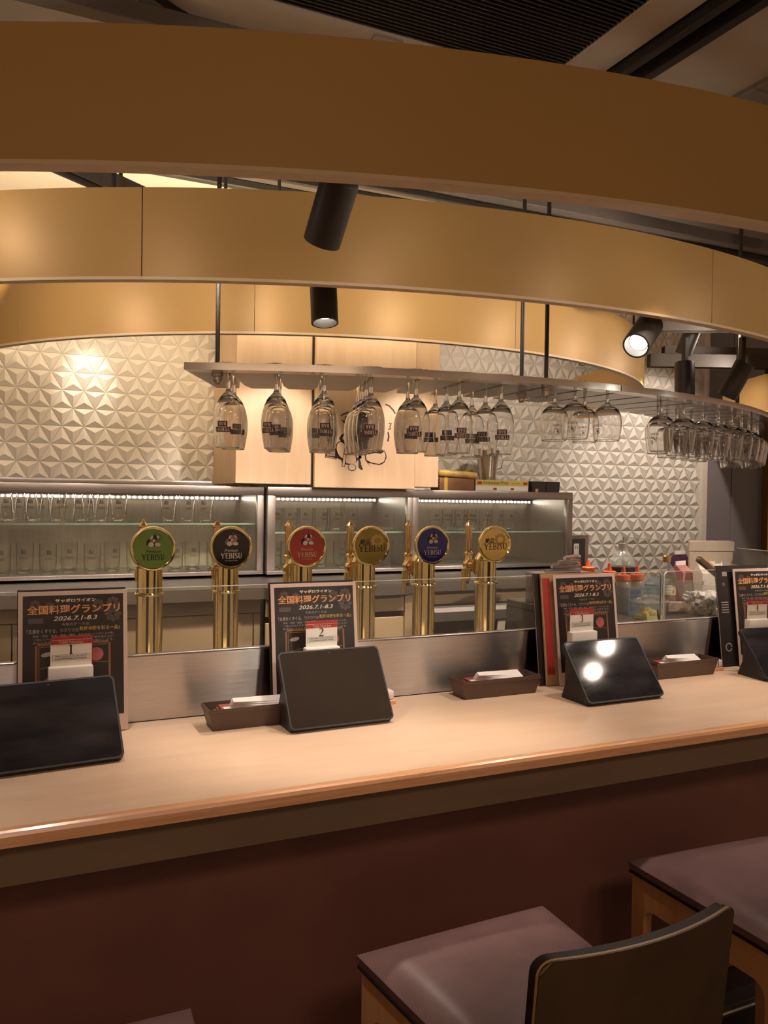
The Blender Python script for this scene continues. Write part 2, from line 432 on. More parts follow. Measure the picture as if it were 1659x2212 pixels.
# back wall with three-sided relief tiles
WY = 3.90
wb = structure(B().box((-2.2, 4.052), (WY + .001, WY + .12), (0, 2.72)).build('wall_back', m_grout, smooth=False), 'pale wall of pyramid relief tiles behind the bar')
TS = 0.09167; TR = TS * 0.866
def tile_geo(up, hgt=0.0165, sh=0.965):
    q = 1 if up else -1
    c = Vector((0, 0)); P = [Vector((-TS / 2, -q * TR / 3)), Vector((TS / 2, -q * TR / 3)), Vector((0, q * TR * 2 / 3))]
    P = [c + p * sh for p in P]
    return P, hgt
tile_me = {}
for up in (True, False):
    P, hg = tile_geo(up)
    b = B(); vs = [b.bm.verts.new((p.x, 0.0, p.y)) for p in P]; ws = [b.bm.verts.new((p.x, -.002, p.y)) for p in P]
    ap = b.bm.verts.new((0, -hg, 0))
    for k in range(3):
        b.bm.faces.new((ws[k], ws[(k + 1) % 3], ap)); b.bm.faces.new((vs[k], vs[(k + 1) % 3], ws[(k + 1) % 3], ws[k]))
    bmesh.ops.recalc_face_normals(b.bm, faces=b.bm.faces[:])
    me = bpy.data.meshes.new('tile'); b.bm.to_mesh(me); b.bm.free(); me.materials.append(m_tile); tile_me[up] = me
spots = []
for (xa, xb, x0, z0) in ((-2.15, 1.50, 0.582 * TS, EYE + 1.4411 * TS), (1.50, 4.045, 0.93 * TS, EYE + 1.4235 * TS)):
    for r in range(-24, 16):
        zr = z0 + r * TR
        off = x0 + (0 if r % 2 == 0 else TS / 2)
        if zr < 0.75 or zr + TR > 2.72: continue
        for i in range(int((xa - off) / TS) - 1, int((xb - off) / TS) + 2):
            xn = off + i * TS
            for up in (True, False):
                cx = xn + TS / 2 if up else xn + TS
                cz = zr + TR / 3 if up else zr + TR * 2 / 3
                if cx - TS / 2 < xa or cx + TS / 2 > xb + 1e-6: continue
                spots.append((cx, cz, up))
def seen(c):
    x, z, u = c; h = z - EYE
    return (-0.12 < x < 0.93 and 0.06 < h < 0.72) or (2.05 < x < 4.05 and -0.30 < h < 0.42)
vis = sorted([c for c in spots if seen(c)], key=lambda c: c[0] ** 2 + (c[1] - EYE) ** 2)
near = vis[:300]; nearset = set(near)
for (x, z, u) in near:
    o = bpy.data.objects.new('tile', tile_me[u]); COL.objects.link(o); o.parent = wb; o.location = (x, WY, z)
b = B()
for (x, z, u) in spots:
    if (x, z, u) in nearset: continue
    P, hg = tile_geo(u)
    ws = [b.bm.verts.new((x + p.x, WY - .002, z + p.y)) for p in P]; ap = b.bm.verts.new((x, WY - hg, z))
    for k in range(3):
        f = b.bm.faces.new((ws[k], ws[(k + 1) % 3], ap))
bmesh.ops.recalc_face_normals(b.bm, faces=b.bm.faces[:])
for f in b.bm.faces:
    if f.normal.y > 0: f.normal_flip()
o = b.build('tile_field', m_tile, wb, smooth=False); o['kind'] = 'stuff'
B().box((4.045, 4.064), (WY - .025, WY + .1), (0.3, 2.72)).build('edge_trim', m_white, wb, smooth=False)
wr = structure(B().box((4.066, 6.5), (WY + .03, WY + .12), (0, 2.72)).build('wall_right', m_bluewall, smooth=False), 'slate blue painted wall beyond the relief tiles')
B().box((4.068, 4.312), (WY + .012, WY + .03), (0, 2.72), .002, 1).build('panel', m_bluewall, wr, smooth=False)
B().box((4.318, 5.4), (WY + .012, WY + .03), (0, 2.72), .002, 1).build('panel', m_bluewall, wr, smooth=False)

# ceiling: dark over the guests, pale over the bar
ce = structure(B().box((-3, 6.5), (-2.5, 3.13), (2.70, 2.80)).build('ceiling', m_dark, smooth=False), 'dark painted ceiling above the guests')
structure(B().box((-3, 6.5), (3.13, 3.93), (2.72, 2.80)).build('ceiling', m_cream, smooth=False), 'pale cream ceiling strip over the back bar')
for k, (y, d, hh) in enumerate(((3.095, .035, .03), (2.99, .02, .02), (2.88, .03, .025))):
    structure(B().box((-2, 5.5), (y, y + d), (2.70 - hh, 2.70), .004, 1).build('trim_%d' % (k + 1), m_tint, smooth=False), 'dark steel strip along the ceiling edge over the bar')
# grey ceiling panels round the dark louvres
structure(B().box((-3, 1.10), (1.995, 2.60), (2.688, 2.699)).build('ceiling', m_grey, smooth=False), 'grey ceiling panel left of the louvre')
structure(B().box((1.60, 1.935), (0.3, 2.60), (2.688, 2.699)).build('ceiling', m_grey, smooth=False), 'grey ceiling panel between the two louvres')
def louvre(name, x0, x1, y0, y1, label, fm, n):
    t = thing(name, label, 'grille', (x0, y0, 2.66))
    w_, d_ = x1 - x0, y1 - y0
    B().box((-.09, w_ + .12), (d_, d_ + .085), (0.012, .038), .004, 1).build('frame_side', fm, t)
    B().box((-.09, w_ + .12), (-.085, 0), (0.012, .038), .004, 1).build('frame_side', fm, t)
    B().box((w_, w_ + .12), (0, d_), (0.012, .038), .004, 1).build('frame_side', fm, t)
    B().box((-.09, 0), (0, d_), (0.012, .038), .004, 1).build('frame_side', fm, t)
    B().box((0, w_), (0, d_), (.034, .039)).build('backing', m_black, t)
    st = d_ / n
    me = None
    for k in range(n):
        if me is None:
            o = B().box((.002, w_ - .002), (-.0022, .0022), (.014, .032)).build('slat', m_black, t, smooth=False); me = o.data
            o.location = (0, (k + .5) * st, 0)
        else:
            o = bpy.data.objects.new('slat', me); COL.objects.link(o); o.parent = t; o.location = (0, (k + .5) * st, 0)
    return t
g = louvre('ceiling_louvre', -1.2, 1.373, 0.70, 1.912, 'wide black slatted ceiling grille in a grey frame, upper middle', m_grey, 84)
B().box((2.05, 2.13), (1.225, 1.255), (.006, .012), .001, 1).build('maker_plate', m_pale, g)
louvre('ceiling_louvre', 2.02, 3.6, 0.50, 1.70, 'black slatted ceiling grille at the top right corner', m_rail, 60)
structure(B().box((1.500, 1.525), (0.3, 1.90), (2.645, 2.70), .003, 1).build('trim_4', m_black, smooth=False), 'black groove strip beside the wide ceiling louvre')
structure(B().box((1.565, 1.592), (0.3, 2.05), (2.64, 2.70), .003, 1).build('trim_5', m_black, smooth=False), 'second black groove strip right of the ceiling louvre')
structure(B().sector((.615, 1.655), .468, .505, 140, 235, 2.665, 2.70, 40).build('trim_6', m_black), 'curved black ceiling trim at the top left')

# ================================================================== RING BANDS
Z0, Z1 = H(0.497), H(0.711)
def ring(c, R, cuts, label, rods, th=.026):
    t = thing('ring_band', label, 'ceiling band', (c[0], c[1], Z0))
    for a, e in zip(cuts, cuts[1:]):
        B().sector((0, 0), R - th, R, a + .03, e - .03, .007, Z1 - Z0, 40).build('band_panel', m_gold, t, ang=20)
        B().sector((0, 0), R - th - .002, R + .0008, a, e, 0, .007, 40).build('edge_strip', m_goldedge, t, ang=20)
    for a in rods:
        x, y = pol(a, R - th - .012, (0, 0))
        B().cyl(.005, .05, H(.95) - Z0, (x, y, 0), n=10).build('hanger_rod', m_tint, t)
    return t
ring((1.42, 4.275), 3.218, (-78, -38, 0, 38, 78), 'nearest and widest gold ring band hung over the counter', (-60, 60), .028)
ring((1.47, 4.32), 2.614, (-82, -61.2, -26.8, 7.6, 42, 76), 'middle gold ring band hung above the wine glass rack', (-36, -28.6, 60), .024)
ring((1.40, 3.965), 1.635, (-87, -56, -25.2, 5.8, 37, 68, 87), 'innermost bright gold ring band against the tiled wall', (-40, 0, 40), .022)

# suspended lighting rails
def rail(a, b_, label, hgt=.045, wd=.04, rods=()):
    a, b_ = Vector(a), Vector(b_); d = b_ - a; L = d.length; mid = (a + b_) / 2
    t = thing('lighting_rail', label, 'rail', mid, atan2(d.y, d.x))
    B().box((-L / 2, L / 2), (-wd / 2, wd / 2), (hgt - .006, hgt), .001, 1).build('web', m_rail, t)
    for s in (-1, 1):
        B().box((-L / 2, L / 2), (s * wd / 2 - .003, s * wd / 2 + .003), (0, hgt), .001, 1).build('flange', m_rail, t)
    for q in rods:
        B().cyl(.005, hgt, H(.95) - mid.z, (q * L, 0, 0), n=10).build('drop_rod', m_tint, t)
    B().cyl(.010, -.022, .0, (.30 * L, 0, 0), n=12).build('knob', m_tint, t)
    return t
rail((-.05, 1.93, H(.745)), (.40, 2.27, H(.735)), 'slanting grey steel rail high at the left behind the nearest band', rods=(-.3, .2))
rail((.53, 2.36, H(.845)), (.76, 2.31, H(.838)), 'short pale grey rail with a box end above the middle band', .018, .022, rods=(-.3, .35))
rail((1.85, 2.29, H(.635)), (2.30, 2.02, H(.70)), 'short grey steel rail end left of the tilted spotlight')
rail((2.34, 2.54, H(.655)), (2.84, 2.265, H(.69)), 'upper grey steel rail right of the tilted spotlight', rods=(-.38, .1))
rail((2.72, 2.96, H(.62)), (3.35, 2.68, H(.62)), 'lower grey steel rail before the slate blue wall', .06, .045)
rail((2.90, 3.06, H(.70)), (3.50, 2.845, H(.70)), 'rear grey steel rail high in front of the slate blue wall', .05, .04)

# spotlights
def spot(loc, tgt, label, power, size=60, r=.037, L=.13, arm=.10, blend=.6, group=None, col=LAMP):
    loc = Vector(loc); d = (Vector(tgt) - loc).normalized()
    q = d.to_track_quat('-Z', 'Y').to_matrix().to_4x4()
    t = thing('spotlight', label, 'spotlight', loc, group=group)
    B().lathe([(0, L / 2), (r * .96, L / 2), (r, L / 2 - .004), (r, -L / 2), (r * .86, -L / 2), (r * .72, -L / 2 + .026), (0, -L / 2 + .026)], 32, cap=False).xf(q).build('body', m_tint, t)
    B().lathe([(0, -L / 2 + .022), (r * .66, -L / 2 + .022), (r * .66, -L / 2 + .0255), (0, -L / 2 + .0255)], 24, cap=False).xf(q).build('lens', m_lens, t)
    top = q.to_3x3() @ Vector((0, 0, L * .30))
    B().box((top.x - .009, top.x + .009), (top.y - .009, top.y + .009), (top.z + r * .4, top.z + r * .4 + arm), .002, 1).build('stem', m_tint, t)
    l = bpy.data.lights.new('spot_lamp', 'SPOT'); l.energy = power; l.color = col
    l.spot_size = radians(size); l.spot_blend = blend; l.shadow_soft_size = .026
    o = bpy.data.objects.new('spot_lamp', l); COL.objects.link(o); o.parent = t
    o.matrix_local = q @ Matrix.Translation((0, 0, -L / 2 - .004))
    return t
spot((.572, 1.494, H(.548)), (.50, 2.35, 1.0), 'large dark spotlight seen from behind, nearest under the front band', 0.5, 40, .037, .125, .27)
spot((.790, 2.108, H(.530)), (.77, 1.90, 1.0), 'spotlight hanging below the middle band over the glass rack', 36, 62)
spot((1.612, 1.778, H(.4594)), (1.15, 1.54, 1.58), 'tilted black spotlight with a bright lens at upper right', 10, 70)
spot((2.182, 2.194, H(.425)), (2.12, 2.10, .9), 'upright black spotlight above the right end of the rack', 22, 62, .034)
spot((2.346, 2.117, H(.43)), (2.15, 2.62, .95), 'tilted black spotlight behind the rack rods at far right', 14, 62, .034)
spot((2.573, 2.567, H(.670)), (2.44, 3.05, 1.0), 'small black spotlight high before the tiled wall', 30, 75, .034)
HG = 'spotlights hidden behind the front bands'
HL = 'unseen black spotlight behind the gold bands, placed for its light'  # unseen lamps, most added to brighten bands, tiles, drawers and counter
AMB = (1.0, .72, .44)
for (p, q, pw, sz, *cc) in (((.89, 1.49, H(.78)), (.78, 1.84, 1.0), 30, 64), ((.10, 1.72, H(.80)), (.22, 1.80, .97), 22, 70), ((1.62, 1.50, H(.78)), (1.55, 1.70, .97), 24, 70),
                       ((2.35, 1.75, H(.78)), (2.2, 1.8, .97), 26, 70),
                       ((1.17, 2.66, H(.64)), (1.08, 3.5, H(.16)), 34, 46), ((1.85, 2.70, H(.64)), (1.72, 3.5, H(.16)), 28, 46),
                       ((.36, 3.66, H(.74)), (.34, 3.9, H(.50)), 3.4, 56), ((-.5, 3.25, H(.95)), (-.2, 3.9, H(.2)), 8.5, 110, AMB), ((.80, 3.0, H(.66)), (.40, 3.9, H(.2)), 8, 95, AMB),
                       ((2.35, 2.95, H(.74)), (2.45, 3.9, H(.1)), 11, 120), ((3.52, 3.05, H(1.05)), (3.62, 3.9, H(-.05)), 40, 80),
                       ((-0.13, 2.45, H(.64)), (0.38, 3.01, H(.58)), 5, 140), ((0.45, 2.06, H(.64)), (0.77, 2.75, H(.58)), 5, 140), ((1.12, 1.86, H(.64)), (1.23, 2.62, H(.58)), 5, 140), ((1.82, 1.87, H(.64)), (1.70, 2.62, H(.58)), 5, 140), ((2.48, 2.08, H(.64)), (2.15, 2.76, H(.58)), 5, 140), ((3.06, 2.47, H(.64)), (2.54, 3.03, H(.58)), 4, 140), ((-.35, 1.95, H(.70)), (-.05, 2.25, H(.6)), 2.5, 130),
                       ((0.01, 1.51, H(.62)), (0.27, 1.98, H(.60)), 1.6, 165), ((0.72, 1.25, H(.62)), (0.87, 1.77, H(.60)), 1.6, 165), ((1.47, 1.18, H(.62)), (1.50, 1.70, H(.60)), 1.6, 165), ((2.22, 1.28, H(.62)), (2.12, 1.79, H(.60)), 1.6, 165),
                       ((.30, 2.86, H(.63)), (.30, 3.1, .98), 55, 80), ((.85, 2.62, H(.63)), (.85, 3.1, .98), 55, 80), ((1.45, 2.56, H(.63)), (1.45, 3.1, .98), 36, 80), ((2.05, 2.66, H(.63)), (2.05, 3.1, .98), 30, 80),
                       ((2.20, 2.78, H(.63)), (2.28, 2.38, 1.1), 22, 75), ((2.85, 1.45, H(.45)), (2.28, 2.35, 1.14), 44, 50),  # both added to brighten the prep shelf, the second out of view
                       ((2.24, 1.26, H(.45)), (1.45, 1.70, .97), 5, 60), ((2.30, 1.36, H(.468)), (1.52, 1.75, 1.0), 5, 60)):
    spot(p, q, HL if p[2] != H(.45) and p[2] != H(.468) else 'low hung spotlight beyond the right picture edge, unseen', pw, sz, .036, .12, .03, group=HG, col=cc[0] if cc else LAMP)
for y, n in ((1.75, 'nearer'), (2.25, 'farther')):
    o = B().box((-1.5, 4.5), (y - .02, y + .02), (H(.95), H(.99)), .002, 1).build('carrier_beam', m_rail, smooth=False)
    tag(o, n + ' of the grey carrier beams over the gold bands', 'beam')
    for x in (-1.4, 4.3): B().cyl(.006, H(.99), 2.70, (x, y, 0), n=10).build('hanger', m_rail, o)

o = B().sector((1.42, 4.275), 2.89, 2.925, -50, 62, H(.80), H(.83), 70).build('lighting_track', m_tint)
tag(o, 'curved dark lighting track behind the nearest gold band', 'track')

# ================================================================== BACK BAR
CY = 3.50
ZB, ZT = H(-.350), H(.035)
def cabinet(x0, x1, label, zshelf, yf=CY, ndoor=2, post=(.045, .045)):
    t = thing('glass_cabinet', label, 'cabinet', (x0, yf, ZB))
    W_ = x1 - x0; D_ = 3.875 - yf; Hh = ZT - ZB
    B().box((0, W_), (0, .03), (Hh - .038, Hh), .003).build('top_rail', m_steel2, t)
    B().box((0, W_), (0, .03), (0, .016), .002).build('bottom_rail', m_steel2, t)
    B().box((0, post[0]), (0, .03), (.016, Hh - .038), .003).build('post', m_steel2, t)
    B().box((W_ - post[1], W_), (0, .03), (.016, Hh - .038), .003).build('post', m_steel2, t)
    B().box((0, W_), (.03, D_), (Hh - .012, Hh), .002).build('top_panel', m_steel2, t)
    B().box((0, W_), (.03, D_), (0, .012), .002).build('floor_panel', m_steel2, t)
    B().box((0, .012), (.03, D_), (.012, Hh - .012)).build('side_panel', m_steel2, t)
    B().box((W_ - .012, W_), (.03, D_), (.012, Hh - .012)).build('side_panel', m_steel2, t)
    B().box((.012, W_ - .012), (D_ - .012, D_), (.012, Hh - .012)).build('back_lining', m_steelv, t)
    sh = zshelf - ZB
    s = B().box((.014, W_ - .014), (.06, D_ - .02), (sh - .008, sh)).build('glass_shelf', m_shelfg, t, smooth=False)
    B().box((.014, W_ - .014), (.057, .060), (sh - .008, sh)).build('shelf_edge', m_gedge, s, smooth=False)
    lz = H(-.020) - ZB
    b = B(); n = int(W_ / .024)
    for k in range(n):
        x = .03 + (W_ - .06) * k / (n - 1)
        b.box((x - .004, x + .004), (D_ - .024, D_ - .021), (lz - .004, lz + .004))
    st = B().box((.02, W_ - .02), (D_ - .021, D_ - .0125), (lz - .007, lz + .007)).build('led_strip', m_white, t, smooth=False)
    o = b.build('led_chips', m_led, st, smooth=False); o['kind'] = 'stuff'
    # the strip's light itself
    l = bpy.data.lights.new('led_lamp', 'AREA'); l.shape = 'RECTANGLE'; l.size = W_ - .05; l.size_y = .01; l.energy = .42 * W_; l.color = (1, .86, .70)
    lo = bpy.data.objects.new('led_lamp', l); COL.objects.link(lo); lo.parent = t; lo.location = (W_ / 2, D_ - .034, lz - .004); lo.rotation_euler = (radians(-12), 0, 0)
    px0, px1 = post[0], W_ - post[1]
    for k in range(ndoor):
        a = px0 + (px1 - px0) * k / ndoor - (.01 if k else 0); e = px0 + (px1 - px0) * (k + 1) / ndoor + (.01 if k < ndoor - 1 else 0)
        d = B().box((a, e), (.008 + .009 * k, .013 + .009 * k), (.016, Hh - .038)).build('door', m_door, t, smooth=False)
    return t
cabinet(-.62, 1.045, 'left stainless glass-fronted cabinet under the pale tile wall', H(-.127), post=(.04, .03))
cabinet(1.052, 1.765, 'middle stainless glass-fronted cabinet under the maple panels', H(-.165), CY - .03, post=(.036, .03))
cabinet(1.772, 2.721, 'right stainless glass-fronted cabinet with a dim interior', H(-.168), post=(.04, .036))
tag(B().box((-.6, .83), (3.56, 3.80), (ZT + .001, ZT + .020), .004).build('steel_tray', m_steel2), 'long flat dark steel tray lying on top of the left cabinet', 'tray')

# glasses standing in the cabinets
def tumbler(name, label, grp, h, rt, rb, base=.012):
    t = thing(name, label, 'glass', group=grp)
    B().lathe([(0, 0), (rb, 0), (rb + .002, h * .06), ((rb + rt) / 2 + .002, h * .40), (rt, h), (rt - .0014, h), ((rb + rt) / 2 + .0004, h * .40), (rb - .001, base + .008), (rb * .6, base + .001), (0, base)], 24, cap=False).build('bowl', m_glass, t)
    B().lathe([(0, .0008), (rb - .003, .0008), (rb - .002, base * .8), (rb * .6, base - .0005), (0, base - .001)], 20, cap=False).build('thick_base', m_solid, t)
    f = lambda u, v: ((rt + .0002 - (h - v) * (rt - rb) / h * .55 + .0006) * sin(u / rt), -(rt + .0002 - (h - v) * (rt - rb) / h * .55 + .0006) * cos(u / rt), v)
    b = B(); serif_word(b, 'YEBISU', f, 0, h * .52, .034, .009)
    for k in range(5): b.flat([(-.010 + .004 * k, h * .66), (-.007 + .004 * k, h * .66), (-.006 + .0035 * k, h * .80), (-.009 + .004 * k, h * .80)], f)
    b.build('print', m_ink, t, smooth=False)
    return t
TG = 'beer tumblers on the upper cabinet shelves'
TL = 'tumblers on the lower cabinet shelves'
seq = []
def place(proto, xs, y, z, fmt, grp, jy=0.0):
    out = []
    for k, x in enumerate(xs):
        lab = fmt % ORD[k]
        yy = y + (jy if k % 2 else 0)
        o = dup(proto, (x, yy, z), (0, 0, random.uniform(-.5, .5)), lab, grp)
        out.append(o)
    return out
def kill(t):
    for c in list(t.children_recursive): bpy.data.objects.remove(c)
    bpy.data.objects.remove(t)
ptA = tumbler('beer_tumbler', 'x', TG, .118, .036, .026)
ptB = tumbler('straight_tumbler', 'x', TL, .125, .034, .029)
ptC = tumbler('beer_tumbler', 'x', TG, .105, .033, .026)
ptD = tumbler('rocks_glass', 'x', TG, .098, .042, .034)
zl, zm, zr = H(-.127) + .0005, H(-.165) + .0005, H(-.168) + .0005
place(ptA, [.02, .115, .205, .30, .375, .448], 3.63, zl, '%s beer tumbler from the left on the left cabinet shelf', TG)
place(ptA, [.655, .735, .815], 3.63, zl, '%s tumbler of the trio behind the black tap medallion', TG)
place(ptA, [.065, .160, .25, .34], 3.72, zl, '%s rear-row beer tumbler from the left on the left cabinet shelf', TG)
place(ptC, [1.125, 1.20, 1.275, 1.35, 1.425, 1.50], 3.60, zm, '%s front-row tumbler from the left on the middle cabinet shelf', TG)
place(ptC, [1.16, 1.235, 1.31, 1.385, 1.46], 3.69, zm, '%s rear-row tumbler from the left on the middle cabinet shelf', TG)
place(ptD, [1.672], 3.57, zm, '%s short wide rocks glass at the right end of the middle shelf', TG)
place(ptC, [1.965, 2.037, 2.109, 2.181, 2.253, 2.325, 2.397], 3.61, zr, '%s front-row tumbler from the left on the right cabinet shelf', TG)
place(ptC, [2.00, 2.072, 2.144, 2.216, 2.288], 3.70, zr, '%s rear-row tumbler from the left on the right cabinet shelf', TG)
place(ptB, [.00, .085, .17, .255, .34, .425, .51, .595, .68, .765, .85], 3.60, ZB + .0125, '%s dim tumbler from the left on the left cabinet floor', TL, .06)
place(ptB, [1.12, 1.20, 1.28, 1.36, 1.44, 1.52], 3.58, ZB + .0125, '%s dim tumbler from the left on the middle cabinet floor', TL, .06)
place(ptB, [1.665], 3.56, ZB + .0125, '%s lone tumbler standing right of the first gold medallion', TL)
place(ptB, [1.86], 3.60, ZB + .0125, '%s lone tumbler standing behind the blue medallion', TL)
for t_ in (ptA, ptB, ptC, ptD): kill(t_)

# maple panel bay with the emblem
PY, PZ0, PZ1 = 3.462, H(.047), 2.50
t = thing('maple_panel_bay', 'projecting maple plywood wall panels with an emblem above the cabinets', 'wall panel', (.905, PY, PZ0))
def rel(x): return x - .905
B().box((0, .02), (.02, WY - PY - .03), (0, PZ1 - PZ0)).build('side_panel', m_maple, t, smooth=False)
B().box((0, rel(1.247)), (0, .02), (0, PZ1 - PZ0), .002, 1).build('panel', m_maple, t, smooth=False)
B().box((rel(1.253), rel(1.752)), (-.030, -.008), (-.012, PZ1 - PZ0), .003, 1).build('panel', m_maple, t, smooth=False)
B().box((rel(1.765), rel(1.893)), (0, .02), (0, PZ1 - PZ0), .002, 1).build('panel', m_maple, t, smooth=False)
B().box((rel(1.873), rel(1.893)), (.02, WY - PY - .03), (0, PZ1 - PZ0)).build('side_panel', m_maple, t, smooth=False)
B().box((rel(1.24), rel(1.77)), (.004, .018), (0, PZ1 - PZ0)).build('recess', m_tint, t, smooth=False)
S_ = .000285; SX = S_ / .915
ES = PY - .0306
EX, EZ = 1.460, H(.256)
def em(layer):
    return lambda x, y: (rel(EX) + (x - 680) * SX, -.0306 - layer * .0004, EZ - PZ0 - (y - 830) * S_)
def ell(cx, cy, rx, ry, rot=0, n=26):
    a = radians(rot)
    return [(cx + rx * cos(2 * pi * k / n) * cos(a) - ry * sin(2 * pi * k / n) * sin(a), cy + rx * cos(2 * pi * k / n) * sin(a) + ry * sin(2 * pi * k / n) * cos(a)) for k in range(n)]
b = B(); f0, f1, f2, f3 = em(0), em(1), em(2), em(3)
b.flat([(400, 520), (470, 600), (475, 740), (420, 760), (380, 830), (410, 870), (335, 930), (330, 1130), (420, 1165), (440, 1230), (560, 1240), (660, 1190), (780, 1010), (760, 960), (640, 960), (560, 700), (520, 640), (490, 560)], f0)
b.flat([(690, 1060), (730, 1060), (800, 1150), (880, 1260), (930, 1215), (1060, 1215), (1140, 1110), (1120, 1010), (1060, 970), (960, 1020), (780, 1040), (690, 1130), (690, 1240), (760, 1310)], f0)
b.flat([(190, 985), (340, 985), (345, 1165), (165, 1135)], f0)
b.ribbon([(400, 470), (450, 440), (520, 408), (580, 400), (640, 402)], 21, f0)
b.ribbon([(490, 470), (478, 520), (492, 590), (500, 740, 14)], 31, f0)
b.ribbon([(550, 450), (525, 520), (540, 590), (560, 640)], 17, f0)
b.ribbon([(620, 470), (580, 500), (548, 560, 26), (556, 620, 14)], 18, f0)
b.ribbon(ell(830, 560, 145, 165, 0, 30) + [(975, 560)], 21, f0)
b.ribbon([(660, 340), (720, 250), (820, 205), (930, 240), (1000, 330)], 21, f0)
b.ribbon([(1110, 245), (1170, 262), (1240, 330), (1270, 385)], 26, f0)
b.ribbon([(1170, 545), (1210, 545), (1185, 600), (1205, 630), (1160, 645)], 18, f0)
b.ribbon([(1160, 690), (1172, 760), (1158, 840)], 26, f0)
b.flat(ell(500, 808, 84, 62, -15), f0)
b.flat([(560, 650), (700, 760), (760, 960), (640, 980), (575, 900)], f0)
b.ribbon(ell(430, 1010, 84, 136, -18, 30), 18, f0); b.ribbon([(800, 1060), (960, 1030), (1050, 1036), (1100, 992), (1134, 1080), (1100, 1178), (1020, 1216), (900, 1196), (820, 1150), (800, 1060)], 18, f0)
em0 = b.build('emblem', m_ink, t, smooth=False)
b = B()
b.flat(ell(430, 1010, 78, 130, -18), f1); b.flat([(455, 1000), (540, 940), (640, 1090), (655, 1180), (600, 1225), (500, 1210), (470, 1120)], f1)
b.flat([(800, 1060), (960, 1035), (1050, 1040), (1100, 1000), (1128, 1080), (1095, 1170), (1020, 1208), (900, 1190), (820, 1150)], f1)
b.flat([(650, 1040), (690, 1020), (690, 1110), (662, 1120)], f1); b.flat([(740, 1075), (790, 1080), (800, 1180), (760, 1260), (730, 1230)], f1)
b.flat([(880, 1255), (935, 1218), (905, 1200), (845, 1200)], f1)
b.flat(ell(503, 808, 72, 50, -15), f1)
for k in range(6):
    b.ribbon([(195, 1010 + k * 17), (325, 1012 + k * 17)], 6, f1)
for k in range(2): b.ribbon([(180, 1118 + k * 18), (335, 1140 + k * 18)], 6, f1)
for k in range(7): b.ribbon([(405 + k * 3, 560 + k * 28), (455 + k * 2, 600 + k * 24)], 7, f1)
b.flat(ell(830, 560, 137, 157, 0, 30), em(.6))
b.build('pale_fill', m_maple, em0, smooth=False)
b = B()
b.ribbon([(572, 650), (545, 740), (515, 880), (475, 1080), (450, 1270)], 50, f2)
b.flat(ell(590, 1275, 66, 56, 10), f2)
b.flat([(690, 1245), (760, 1285), (752, 1318), (690, 1270)], f2)
b.build('dark_line', m_ink, em0, smooth=False)
b = B()
b.ribbon([(570, 662), (545, 735)], 30, f3); b.ribbon([(540, 755), (515, 872)], 30, f3); b.ribbon([(511, 890), (478, 1062)], 31, f3); b.ribbon([(474, 1080), (452, 1262)], 32, f3)
b.flat(ell(588, 1273, 56, 46, 10), f3); b.flat(ell(518, 800, 44, 36, -15), f3)
b.build('cane', m_maple, em0, smooth=False)

# back counter: stainless ledge, drawers, under-counter cooler
t = thing('back_counter', 'long back counter with stainless ledge and beige drawer fronts', 'counter', (.9, 3.1, 0))
B().prism([(-1.6, .775), (-1.6, 0), (.03, 0), (.035, -.035), (.64, -.035), (.72, .02), (1.92, .02), (1.92, .775)], H(-.408), H(-.362)).build('ledge', m_steel2, t, smooth=False)
def pan(x0, x1, z0, z1, y, m=m_beige, name='drawer_front'):
    return B().box((x0, x1), (y, y + .018), (z0, z1), .0015, 1).build(name, m, t, smooth=False)
B().box((-1.6, 1.92), (.07, .77), (0, H(-.408))).build('carcass', m_fridge, t, smooth=False)
pan(-1.6, .03, H(-.466), H(-.412), .05); pan(-1.6, -.87, H(-1.02), H(-.471), .05)
pan(-.865, -.60, H(-1.02), H(-.471), .05); pan(-.595, .0, H(-1.02), H(-.471), .05); pan(.005, .03, H(-1.02), H(-.471), .05)
pan(.04, .64, H(-.480), H(-.412), .0); pan(.04, .64, H(-1.02), H(-.505), .0)
B().prism([(.645, .0), (.73, .06), (.73, .08), (.645, .04)], H(-1.02), H(-.412)).build('corner_post', m_beige, t, smooth=False)
pan(.735, 1.92, H(-.470), H(-.412), .06)
cb = B().prism([(0, -.005), (.012, .012), (.03, .018), (.06, .0), (.06, -.045), (0, -.045)], 1.70 - .9, 2.80 - .9, axis='x').build('cooler_rail', mat('dull_steel', (.26, .245, .225), .6, metal=1.0, var=.06), t)
cb.location = (0, .02, H(-.495))
B().box((.80, 1.36), (.05, .07), (H(-1.02), H(-.535))).build('cooler_door', m_black, t, smooth=False)
B().box((.93, 1.08), (.044, .05), (H(-.60), H(-.585)), .002, 1).build('cooler_label', m_steel2, t)
pan(1.37, 1.92, H(-1.02), H(-.535), .05, m_steel2, 'cooler_panel')
for k, x in enumerate((1.345, 1.425)):
    o = B().prism([(-.018, 0), (.018, 0), (.020, .10), (.012, .118), (-.012, .118), (-.020, .10)], -.004, .004, axis='y').build('pull_handle', m_cream2, t)
    o.location = (.62 + x - .9, .035, H(-.63)); o.rotation_euler = (.06, (-.18 if k == 0 else .04), 0)

